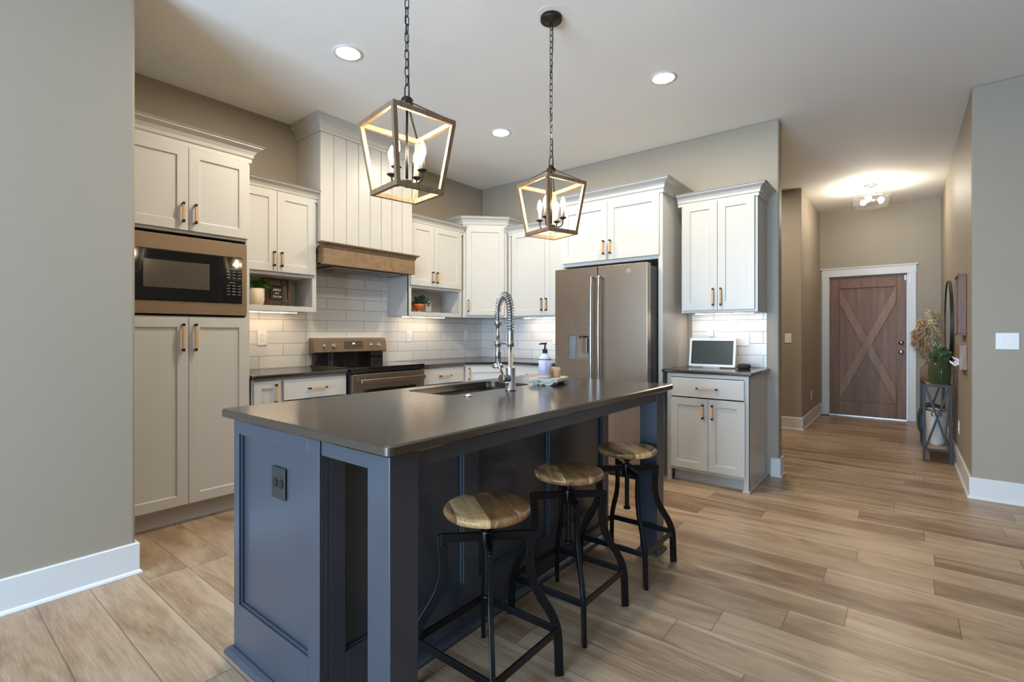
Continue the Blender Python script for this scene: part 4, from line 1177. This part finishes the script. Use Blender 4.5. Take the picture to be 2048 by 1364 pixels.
b = bm_new(); lathe(b, [(0, 0), (.031, 0), (.0345, .004), (.0345, .098), (.031, .115), (.020, .128), (.013, .132), (.013, .138), (0, .138)], seg=32); obj('bottle_body', b, 'bottle_plastic', t)
b = bm_new(); lathe(b, [(.0349, .016), (.0352, .016), (.0352, .098), (.0349, .098)], seg=32); lb = obj('label', b, 'lavender_label', t)
b = bm_new(); lathe(b, [(.0353, .100), (.0355, .100), (.0355, .105), (.0353, .105)], seg=32); obj('stripe', b, 'plum_ink', t)
lb2 = bm_new(); random.seed(5)
for k in range(7):
    z = .030 + k * .009
    for j in range(5):
        a = math.radians(-52 + j * 4.2 + (k % 2)); a2 = a + math.radians(3.2 * (.5 + random.random() * .5)); r_ = .0354
        v = [lb2.verts.new((r_ * math.cos(q), r_ * math.sin(q), zz)) for q, zz in ((a, z), (a2, z), (a2, z + .003), (a, z + .003))]; lb2.faces.new(v)
obj('label_print', lb2, 'plum_ink', lb)
b = bm_new(); cyl(b, (0, 0, .137), (0, 0, .158), .014, 20); cyl(b, (0, 0, .158), (0, 0, .163), .011, 16, r2=.006); cyl(b, (0, 0, .163), (0, 0, .190), .0045, 10)
tube(b, [(.008, .006, .190), (-.012, -.010, .190), (-.026, -.021, .187)], [.0055, .005, .0035], 8); obj('pump', b, 'fabric_dark', t)
t = thing('candle', 'small peach glass jar candle on the tray beside the soap bottle', 'candle', (2.630, -2.312, tt))
b = bm_new(); lathe(b, [(0, 0), (.030, 0), (.0335, .003), (.0335, .052), (.031, .053), (.031, .042), (0, .042)], seg=32); obj('jar', b, 'peach_wax', t)
b = bm_new(); cyl(b, (0, 0, .042), (0, 0, .050), .0008, 6); obj('wick', b, 'matte_black', t)
t = thing('scrub_brush', 'wooden dish brush head standing behind the jar candle', 'brush', (2.566, -2.318, tt))
b = bm_new(); lathe(b, [(0, .0), (.018, .0), (.020, .035), (.014, .048), (.014, .056), (.021, .070), (.021, .080), (0, .082)], seg=24); obj('brush_head', b, 'tray_top', t)
t = thing('small_bottle', 'tiny white bottle with dark cap at the back of the tray', 'bottle', (2.598, -2.274, tt))
b = bm_new(); lathe(b, [(0, 0), (.009, 0), (.009, .050), (.006, .056), (0, .056)], seg=16); obj('bottle_body', b, 'white_plastic', t)
b = bm_new(); cyl(b, (0, 0, .056), (0, 0, .076), .0075, 14); obj('cap', b, 'plum_ink', t)

# smart display and speaker
t = thing('smart_display', 'white framed smart display on the small right counter', 'display', (2.893, -.285, .9145), 0)
b = bm_new(); Wd, Hd = .385, .248; zb = .008; fr = .018
lean = math.radians(-9); Rm = Matrix.Rotation(lean, 4, 'X')
box(b, -Wd / 2, Wd / 2, -.004, .018, 0, Hd); bmesh.ops.transform(b, matrix=Matrix.Translation((0, 0, zb)) @ Rm, verts=b.verts); hs = obj('housing', b, 'white_plastic', t, bevel=.004)
b = bm_new(); box(b, -Wd / 2 + .020, Wd / 2 - .020, -.0055, -.0042, .022, Hd - .022); bmesh.ops.transform(b, matrix=Matrix.Translation((0, 0, zb)) @ Rm, verts=b.verts); obj('screen', b, 'screen_grey', hs)
b = bm_new(); box(b, -.07, .07, .0, .10, 0, .008); box(b, -.05, .05, .055, .085, .008, .12); obj('stand', b, 'white_plastic', t, bevel=.002)
b = bm_new(); lathe(b, [(0, 0), (.040, 0), (.050, .008), (.052, .020), (.048, .034), (.036, .041), (0, .042)], seg=40)
o = obj('smart_speaker', b, 'fabric_dark', loc=(3.142, -.235, .9145)); tag(o, 'small round dark fabric speaker right of the smart display', 'speaker')

# ------------------------------------------------------------------ foliage helpers
def leaf(bm, p, d, L, W, up=Vector((0, 0, 1)), bend=.3, mi=0):
    d = d.normalized(); s = d.cross(up)
    if s.length < .01: s = Vector((1, 0, 0))
    s.normalize(); n = s.cross(d).normalized()
    prof = ((0, .12), (.3, .85), (.6, 1.0), (.85, .6), (1, .02)); L0 = []; R0 = []; Mi = []
    for f, wv in prof:
        c = p + d * (L * f) - n * (bend * L * f * f)
        L0.append(bm.verts.new(c + s * (W / 2 * wv) + n * (W * .12 * wv))); R0.append(bm.verts.new(c - s * (W / 2 * wv) + n * (W * .12 * wv))); Mi.append(bm.verts.new(c))
    for i in range(4):
        for A, B in ((L0, Mi), (Mi, R0)):
            f = bm.faces.new((A[i], A[i + 1], B[i + 1], B[i])); f.smooth = True; f.material_index = mi
def bush(parent, center, rad, n, leafL, leafW, mat, seed, droop=.2, stems=14, zmin=-.2, elong=(1, 1, 1), base=None):
    rnd = random.Random(seed); b = bm_new(); st = bm_new(); c = Vector(center); base = Vector(base or (c.x, c.y, c.z - rad * .7))
    tips = []
    for k in range(stems):
        a = rnd.uniform(0, 2 * PI); e = rnd.uniform(.15, 1.35)
        tip = c + Vector((math.cos(a) * math.cos(e) * elong[0], math.sin(a) * math.cos(e) * elong[1], math.sin(e) * elong[2] - droop * math.cos(e))) * rad * rnd.uniform(.75, 1.1)
        mid = base.lerp(tip, .55) + Vector((0, 0, rad * .25)); P = bez([base, mid, tip], 6); tube(st, P, .0012, 4); tips.append(P)
    for k in range(n):
        P = tips[k % stems]; f = .35 + .65 * ((k // stems) / max(1, n // stems)); i = min(len(P) - 2, int(f * (len(P) - 1)))
        p = P[i]; dd = Vector((rnd.uniform(-1, 1), rnd.uniform(-1, 1), rnd.uniform(-.4, .9))) + (p - c) * 6 * 0 + (p - base).normalized() * .6
        leaf(b, p, dd, leafL * rnd.uniform(.7, 1.25), leafW * rnd.uniform(.75, 1.2), bend=rnd.uniform(.1, .5))
    s_ = obj('stem', st, mat, parent); return obj('foliage', b, mat, parent, recalc=False)

# ------------------------------------------------------------------ left cubby: potted plant and bless our home sign
cz = 1.4285
t = thing('potted_plant', 'small green plant in a cream ceramic pot in the left cubby', 'plant', (.215, -2.875, cz))
b = bm_new(); lathe(b, [(0, 0), (.040, 0), (.050, .008), (.058, .04), (.059, .132), (.055, .133), (.053, .115), (0, .113)], seg=32, ripple=lambda i, z: .006 * math.sin(i * PI / 2)); pt = obj('pot', b, 'ceramic_cream', t)
b = bm_new(); lathe(b, [(0, .114), (.052, .114), (.052, .118), (0, .120)], seg=24); obj('soil', b, 'soil', t)
bush(t, (.01, .020, .148), .078, 330, .026, .016, 'leaf_bright', 11, stems=24, base=(0, 0, .11), elong=(.9, 1.2, .65))
t = thing('framed_sign', 'dark wood lattice frame with a black bless our home sign in the left cubby', 'sign', (.16, -2.685, cz), R90)
t.rotation_euler = (math.radians(-6), 0, R90)
b = bm_new(); Wf, Hf, e = .222, .232, .012; X0 = -Wf / 2
for q in ((X0, -X0, 0, e), (X0, -X0, Hf - e, Hf), (X0, X0 + e, e, Hf - e), (-X0 - e, -X0, e, Hf - e)): box(b, q[0], q[1], 0, .016, q[2], q[3])
i1, i2 = .060, .168
for x in (X0 + .058, -X0 - .058): box(b, x - .005, x + .005, .001, .014, e, Hf - e)
for z in (.054, Hf - .054): box(b, X0 + e, -X0 - e, .002, .013, z - .005, z + .005)
for sx in (-1, 1):
    for (za, zb) in ((e, .052), (Hf - e, Hf - .052)):
        tube(b, [(sx * (Wf / 2 - e), .008, za), (sx * .056, .008, zb)], 0, rect=(.0045, .005), up=(0, 1, 0))
        tube(b, [(sx * (Wf / 2 - e), .008, zb), (sx * .056, .008, za)], 0, rect=(.004, .0045), up=(0, 1, 0)) if za > .1 and sx < 0 else None
obj('lattice_frame', b, 'lattice_wood', t)
b = bm_new(); box(b, -.052, .052, -.008, .004, .055, .168); sb = obj('sign_board', b, 'matte_black', t, bevel=.002)
for s_, z, sz in (('bless', .142, .040), ('our', .112, .028), ('home', .083, .036)):
    text_mesh('lettering', s_, sz, 'brass', sb, (0, -.0086, z), (PI / 2, 0, 0), shear=.35, spacing=.85)

# right cubby
t = thing('potted_plant', 'trailing plant in an orange footed bowl in the right cubby', 'plant', (.215, -1.225, cz))
b = bm_new(); lathe(b, [(0, 0), (.034, 0), (.036, .006), (.022, .018), (.024, .024), (.050, .042), (.066, .068), (.069, .084), (.065, .084), (.060, .070), (0, .066)], seg=36); obj('bowl', b, 'terracotta', t)
b = bm_new(); lathe(b, [(0, .066), (.059, .068), (.059, .074), (0, .078)], seg=24); obj('soil', b, 'soil', t)
bush(t, (.01, .030, .105), .105, 460, .024, .013, 'leaf_dusty', 21, stems=30, droop=.45, base=(0, 0, .07), elong=(.9, 1.2, .8))
t = thing('photo_frame', 'thin brass house-shaped frame with a white card in the right cubby', 'frame', (.15, -1.03, cz), R90)
b = bm_new(); hw, hh, hp = .060, .120, .175
for y in (-.022, .022):
    tube(b, [(-hw, y, .0025), (hw, y, .0025), (hw, y, hh), (0, y, hp), (-hw, y, hh)], .0018, 6, closed=True, up=(0, 1, 0))
for p in ((-hw, .0025), (hw, .0025), (hw, hh), (0, hp), (-hw, hh)): tube(b, [(p[0], -.022, p[1]), (p[0], .022, p[1])], .0016, 6)
obj('wire_frame', b, 'brass', t)
b = bm_new(); box(b, -.040, .040, -.002, .002, .018, .125); cd_ = obj('card', b, 'paper_white', t)
text_mesh('lettering', 'home', .018, 'grey_mark', cd_, (0, -.0026, .072), (PI / 2, 0, 0), shear=.3)

# ------------------------------------------------------------------ front door
t = bpy.data.objects.new('door_1', None); COL.objects.link(t); t.location = (DX0 + .004, 4.130, .012); t['kind'] = 'structure'
dW, dH, dT = DX1 - DX0 - .008, 2.024, .044
b = bm_new(); box(b, 0, dW, .022, dT, 0, dH); st_ = .115
for q in ((0, st_, 0, dH), (dW - st_, dW, 0, dH), (st_, dW - st_, dH - .165, dH), (st_, dW - st_, 0, .20)): box(b, q[0], q[1], 0, .022, q[2], q[3])
obj('door_slab', b, 'door_wood', t, bevel=.003)
b = bm_new(); zx0, zx1 = .20, dH - .165
box(b, st_, dW - st_, .012, .0215, 1.78 - .012, 1.78 + .0) if 0 else None
box(b, st_ + .0, dW - st_, .0, .0, 0, 0) if 0 else None
cxm = dW / 2
def beam(x0, z0, x1, z1, y0, y1, hwid=.052):
    d = Vector((x1 - x0, z1 - z0)).normalized(); n_ = Vector((-d.y, d.x)) * hwid
    # clip against the rectangle by building the polygon from the corner cut
    P = [(x0 - n_.x, z0 - n_.y), (x1 - n_.x, z1 - n_.y), (x1 + n_.x, z1 + n_.y), (x0 + n_.x, z0 + n_.y)]
    def clip(P, f):
        out = []
        for i in range(len(P)):
            a, c = P[i], P[(i + 1) % len(P)]; fa_, fc = f(a), f(c)
            if fa_ >= 0: out.append(a)
            if fa_ * fc < 0:
                s = fa_ / (fa_ - fc); out.append((a[0] + (c[0] - a[0]) * s, a[1] + (c[1] - a[1]) * s))
        return out
    for f in (lambda p: p[0] - st_ - .001, lambda p: dW - st_ - .001 - p[0], lambda p: p[1] - zx0 - .001, lambda p: zx1 - .001 - p[1]): P = clip(P, f)
    A = [b.verts.new((x, y0, z)) for x, z in P]; B = [b.verts.new((x, y1, z)) for x, z in P]
    b.faces.new(A); b.faces.new(B[::-1])
    for i in range(len(P)): b.faces.new((A[i], A[(i + 1) % len(P)], B[(i + 1) % len(P)], B[i]))
ext = .06
ZA, ZB = zx0 + .10, zx1 - .10
sl_ = (ZB - ZA) / (dW - 2 * st_)
beam(st_ - ext, ZA - ext * sl_, dW - st_ + ext, ZB + ext * sl_, .004, .0215)
beam(st_ - ext, ZB + ext * sl_, dW - st_ + ext, ZA - ext * sl_, .007, .0215)
obj('cross_brace', b, 'door_wood_cross', t, bevel=.004)
for z in (.935, 1.065):
    b = bm_new(); x = dW - .062
    rot_ = Matrix.Rotation(PI / 2, 4, 'X')
    lathe(b, [(0, 0), (.032, 0), (.032, .008), (.012, .012)] + ([(.012, .035), (.026, .048), (.028, .062), (.018, .072), (0, .074)] if z < 1 else [(.020, .014), (.020, .026), (0, .027)]), seg=28, mat=Matrix.Translation((x, 0, z)) @ rot_)
    obj('door_knob' if z < 1 else 'deadbolt', b, 'satin_nickel', t)
for z in (.24, 1.02, 1.80):
    b = bm_new(); cyl(b, (-.002, -.006, z - .05), (-.002, -.006, z + .05), .007, 10); obj('hinge', b, 'satin_nickel', t)
b = bm_new(); box(b, dW - .028, dW - .008, -.012, -.001, 1.94, 2.01); obj('door_sensor', b, 'white_plastic', t)
b = bm_new()
for q in ((DX0 - .095, DX0 - .004, 0, DZ + .005), (DX1 + .004, DX1 + .095, 0, DZ + .005)): box(b, q[0], q[1], 4.076, 4.0935, q[2], q[3])
box(b, DX0 - .105, DX1 + .105, 4.073, 4.0935, DZ + .005, DZ + .018); box(b, DX0 - .098, DX1 + .098, 4.075, 4.0935, DZ + .018, DZ + .115); box(b, DX0 - .118, DX1 + .118, 4.062, 4.0935, DZ + .115, DZ + .133)
struct('trim_4', b, 'trim_white', bevel=.002)
b = bm_new(); box(b, DX0 + .001, DX0 + .003, 4.095, 4.24, .001, DZ - .001); struct('trim_5', b, 'trim_white')
b = bm_new(); box(b, DX0 + .001, DX1 - .001, 4.08, 4.25, .0005, .010); struct('trim_6', b, 'satin_nickel')
b = bm_new(); box(b, DX1 + .02, DX1 + .042, 4.062, 4.0755, 1.90, 1.965); o = obj('alarm_sensor', b, 'white_plastic', bevel=.002); tag(o, 'small white alarm sensor on the casing at the top right of the front door', 'sensor')
# closed floor outside the door is not visible; floor register by the wall
t = thing('floor_register', 'small metal floor vent at the foot of the wall left of the front door', 'vent', (3.275, 3.93, .0005))
b = bm_new(); box(b, -.055, .055, -.06, .06, 0, .003); obj('grille_frame', b, 'rustic_wood', t)
b = bm_new()
for k in range(7): box(b, -.042, .042, -.05 + k * .015, -.042 + k * .015, .003, .0042)
obj('louvers', b, 'matte_black', t)

# ------------------------------------------------------------------ console table
CX0, CX1, CY0, CY1, CZ = 4.325, 4.535, 1.425, 2.490, .728
t = thing('console_table', 'narrow black iron console table with wood top against the hallway wall', 'table', (4.43, 1.957, 0))
s_ = .022
def fr_obj(name, boxes, mat='console_iron', bevel=.001):
    b = bm_new()
    for q in boxes: box(b, *q)
    return obj(name, b, mat, t, world=True, bevel=bevel)
for (x, y) in ((CX0, CY0), (CX1 - s_, CY0), (CX0, CY1 - s_), (CX1 - s_, CY1 - s_)):
    fr_obj('leg', [(x, x + s_, y, y + s_, 0, CZ - s_)])
fr_obj('top_rail', [(CX0, CX1, CY0, CY0 + s_, CZ - s_, CZ), (CX0, CX1, CY1 - s_, CY1, CZ - s_, CZ), (CX0, CX0 + s_, CY0 + s_, CY1 - s_, CZ - s_, CZ), (CX1 - s_, CX1, CY0 + s_, CY1 - s_, CZ - s_, CZ)])
zs = .125
fr_obj('shelf_rail', [(CX0 + s_, CX1 - s_, CY0 + .002, CY0 + s_ - .002, zs - .02, zs), (CX0 + s_, CX1 - s_, CY1 - s_ + .002, CY1 - .002, zs - .02, zs), (CX0 + .002, CX0 + s_ - .002, CY0 + s_, CY1 - s_, zs - .02, zs), (CX1 - s_ + .002, CX1 - .002, CY0 + s_, CY1 - s_, zs - .02, zs)])
fr_obj('tabletop', [(CX0 + s_ + .001, CX1 - s_ - .001, CY0 + s_ + .001, CY1 - s_ - .001, CZ - .016, CZ + .001)], 'console_wood')
fr_obj('lower_shelf', [(CX0 + s_ + .001, CX1 - s_ - .001, CY0 + s_ + .001, CY1 - s_ - .001, zs - .016, zs)], 'console_wood')
for y in (CY0 + s_ / 2, CY1 - s_ / 2):
    b = bm_new()
    for (xa, xb) in ((CX0 + s_, CX1 - s_), (CX1 - s_, CX0 + s_)):
        dy = .004 if xa < xb else -.004
        tube(b, [(xa, y + dy, zs), (xb, y + dy, CZ - s_)], 0, rect=(.009, .004), up=(0, 1, 0))
    obj('cross_brace', b, 'console_iron', t, world=True)

# things on and under the console
t = thing('green_vase', 'ribbed green glass vase with leafy stems at the near end of the console table', 'vase', (4.450, 1.535, CZ + .0015))
b = bm_new(); lathe(b, [(0, 0), (.066, 0), (.076, .010), (.080, .03), (.083, .10), (.082, .17), (.070, .195), (.060, .205), (.063, .214), (.058, .212), (.055, .203), (.066, .190), (.077, .168), (.078, .10), (.075, .03), (.070, .014), (0, .012)], seg=72, ripple=lambda i, z: .016 * (1 if i % 4 < 2 else -1) * (1 if .01 < z < .19 else 0)); obj('vase_body', b, 'green_glass', t)
bush(t, (0.0, 0, .27), .115, 420, .028, .020, 'leaf_deep', 5, stems=34, droop=.35, base=(0, 0, .06), elong=(.85, .85, .95))
t = thing('blush_vase', 'round blush glass vase holding tall dried pampas plumes on the console table', 'vase', (4.415, 1.835, CZ + .0015))
b = bm_new(); lathe(b, [(0, 0), (.05, 0), (.088, .025), (.106, .080), (.100, .135), (.070, .175), (.040, .195), (.036, .235), (.042, .245), (.038, .244), (.032, .234), (.036, .193), (.066, .172), (.096, .134), (.101, .080), (.084, .028), (.048, .005), (0, .005)], seg=48); obj('vase_body', b, 'blush_glass', t)
rnd = random.Random(4)
def plume(parent, base, mid, tip, R0, mat, n=620):
    P = bez([base, mid, tip], 14); b = bm_new(); tube(b, P[:20], .0018, 5)
    for k in range(n):
        f = .36 + .64 * (k + rnd.random()) / n; fi = f * (len(P) - 1); i = min(len(P) - 2, int(fi)); p = P[i].lerp(P[i + 1], fi - i)
        tg = (P[i + 1] - P[i]).normalized(); g = (f - .36) / .64; rad = R0 * rnd.uniform(.55, 1.1) * max(.25, math.sin((.10 + .86 * g) * PI)) ** .6
        a = rnd.uniform(0, 2 * PI); s1 = tg.cross(Vector((0, 0, 1))).normalized(); s2 = tg.cross(s1)
        out = (s1 * math.cos(a) + s2 * math.sin(a))
        q0 = p; q1 = p + tg * rad * .55 + out * rad * .6; q2 = p + tg * rad * rnd.uniform(.5, 1.0) + out * rad * rnd.uniform(.9, 1.3) - Vector((0, 0, rad * rnd.uniform(.2, .6)))
        wv = tg.cross(out).normalized() * rnd.uniform(.0026, .0055)
        v = [b.verts.new(x) for x in (q0 - wv * .4, q0 + wv * .4, q1 + wv, q1 - wv, q2)]
        b.faces.new((v[0], v[1], v[2], v[3])); b.faces.new((v[3], v[2], v[4]))
    return obj('pampas_plume', b, mat, parent, recalc=False)
for base, mid, tip, R0, mt in (((0, 0, .02), (-.02, .0, .34), (-.03, .05, .70), .095, 'pampas_pale'), ((0, .01, .02), (.0, .06, .36), (.02, .18, .68), .095, 'pampas_pale'),
                               ((0, 0, .02), (-.04, -.02, .32), (-.10, -.04, .60), .090, 'pampas_tan'), ((0, 0, .02), (-.06, .02, .28), (-.14, .04, .50), .088, 'pampas_tan'),
                               ((0, 0, .02), (.0, -.01, .30), (-.01, -.06, .60), .09, 'pampas_pale'), ((0, 0, .02), (-.04, .06, .28), (-.10, .20, .50), .09, 'pampas_tan'), ((0, 0, .02), (-.05, -.02, .25), (-.15, -.03, .40), .080, 'pampas_tan')):
    plume(t, base, mid, tip, R0, mt)
t = thing('basket', 'cream knit storage basket on the lower shelf of the console table', 'basket', (4.430, 1.780, zs + .001))
b = bm_new(); 
def bprof(z): return .076 + .030 * z / .33
nseg = 48; rings = []
zlist = [0, .004, .02, .08, .14, .20, .26, .31, .325]
for z in zlist: rings.append([b.verts.new(((bprof(z) - (.012 if z == 0 else 0)) * .97 * math.cos(2 * PI * i / nseg) * (1 + .012 * (i % 2)), bprof(z) * 1.75 * math.sin(2 * PI * i / nseg) * (1 + .012 * (i % 2)) - (0), z)) for i in range(nseg)])
for z in (.325, .29, .02): rings.append([b.verts.new(((bprof(z) - .008) * .97 * math.cos(2 * PI * i / nseg), (bprof(z) * 1.75 - .008) * math.sin(2 * PI * i / nseg), z)) for i in range(nseg)])
for A, B in zip(rings, rings[1:]):
    for i in range(nseg): b.faces.new((A[i], A[(i + 1) % nseg], B[(i + 1) % nseg], B[i])).smooth = True
b.faces.new(rings[0][::-1]); b.faces.new(rings[-1])
obj('basket_body', b, 'basket_knit', t)
for s in (-1, 1):
    b = bm_new(); y = s * (bprof(.31) * 1.75 + .004)
    tube(b, bez([(-.03, y, .285), (-.035, y + s * .008, .32), (0, y + s * .012, .345), (.035, y + s * .008, .32), (.03, y, .285)], 6), 0, rect=(.004, .011), up=(0, 1, 0)); obj('strap', b, 'frame_wood', t)
# folded blanket draped over the basket rim
b = bm_new(); nu, nv = 26, 12; grid = []
for i in range(nu):
    u = i / (nu - 1)
    pth = bez([(.045, .02, .345), (-.01, .0, .372), (-.07, -.02, .372), (-.118, -.035, .30), (-.124, -.045, .20), (-.116, -.05, .13)], 6)
    f = u * (len(pth) - 1); k = min(len(pth) - 2, int(f)); p = pth[k].lerp(pth[k + 1], f - k); row = []
    for j in range(nv):
        v = j / (nv - 1) - .5; row.append(b.verts.new((p.x + .008 * math.sin(v * 22 + u * 5), p.y + v * (.24 - .08 * u), p.z + .012 * math.cos(v * 18 + u * 7) - abs(v) * .03)))
    grid.append(row)
for i in range(nu - 1):
    for j in range(nv - 1): b.faces.new((grid[i][j], grid[i + 1][j], grid[i + 1][j + 1], grid[i][j + 1])).smooth = True
o = obj('blanket', b, 'blanket_green', loc=(4.430, 1.780, zs + .001)); tag(o, 'dark green knit blanket spilling over the rim of the cream basket', 'blanket')
so = o.modifiers.new('thickness', 'SOLIDIFY'); so.thickness = .014; so.offset = 1
sd = o.modifiers.new('sub', 'SUBSURF'); sd.levels = 1; sd.render_levels = 1

# mirror, frame, hook board on the hallway wall (plane x = 4.575, facing -x)
t = thing('round_mirror', 'round black framed mirror on the hallway wall above the console table', 'mirror', (4.574, 2.38, 1.315), -R90)
Rm_ = .455
b = bm_new()
P = []
for k in range(72): a = 2 * PI * k / 72; P.append((a))
ring_prof = [(Rm_, 0), (Rm_, -.028), (Rm_ - .006, -.028), (Rm_ - .006, 0)]
rg = [[b.verts.new((r * math.cos(a), y, r * math.sin(a))) for r, y in ring_prof] for a in P]
for i in range(72):
    A, B = rg[i], rg[(i + 1) % 72]
    for j in range(4): b.faces.new((A[j], A[(j + 1) % 4], B[(j + 1) % 4], B[j]))
obj('mirror_frame', b, 'matte_black', t)
b = bm_new(); f_ = [b.verts.new(((Rm_ - .006) * math.cos(a), -.021, (Rm_ - .006) * math.sin(a))) for a in P]; g_ = [b.verts.new(((Rm_ - .006) * math.cos(a), -.0005, (Rm_ - .006) * math.sin(a))) for a in P]
b.faces.new(f_); b.faces.new(g_[::-1])
for i in range(72): b.faces.new((f_[i], f_[(i + 1) % 72], g_[(i + 1) % 72], g_[i]))
obj('glass', b, 'mirror_glass', t)
t = thing('wall_frame', 'brown wood shadow-box frame on the hallway wall nearest the corner', 'frame', (4.574, .825, 1.440), -R90)
b = bm_new(); w_, h_, d_ = .175, .246, .050
for q in ((-w_, w_, -h_, -h_ + .015), (-w_, w_, h_ - .015, h_), (-w_, -w_ + .015, -h_ + .015, h_ - .015), (w_ - .015, w_, -h_ + .015, h_ - .015)): box(b, q[0], q[1], -d_, -.0005, q[2], q[3])
obj('frame', b, 'frame_wood', t, bevel=.002)
b = bm_new(); box(b, -w_ + .015, w_ - .015, -.008, -.0006, -h_ + .015, h_ - .015); obj('backing', b, 'paper_white', t)
b = bm_new(); box(b, -w_ + .016, w_ - .016, -.042, -.040, -h_ + .016, h_ - .016); obj('glass', b, 'shade_glass', t)
t = thing('hook_board', 'reclaimed wood board with white hooks on the hallway wall below the frame', 'hooks', (4.574, .825, 1.018), -R90)
b = bm_new(); box(b, -.185, .185, -.085, -.0005, -.105, .105) if 0 else box(b, -.22, .22, -.045, -.0005, -.098, .098); obj('board', b, 'rustic_wood', t, bevel=.002)
for k in range(4):
    x = -.165 + k * .11; b = bm_new()
    tube(b, bez([(x, -.047, -.045), (x, -.062, -.066), (x, -.076, -.060), (x, -.080, -.042)], 5), .0038, 8)
    tube(b, bez([(x, -.047, -.03), (x, -.056, -.022), (x, -.066, -.008)], 4), .0034, 8); tube(b, [(x, -.0465, -.062), (x, -.0465, -.012)], 0, rect=(.0018, .008), up=(1, 0, 0))
    obj('hook', b, 'white_plastic', t)
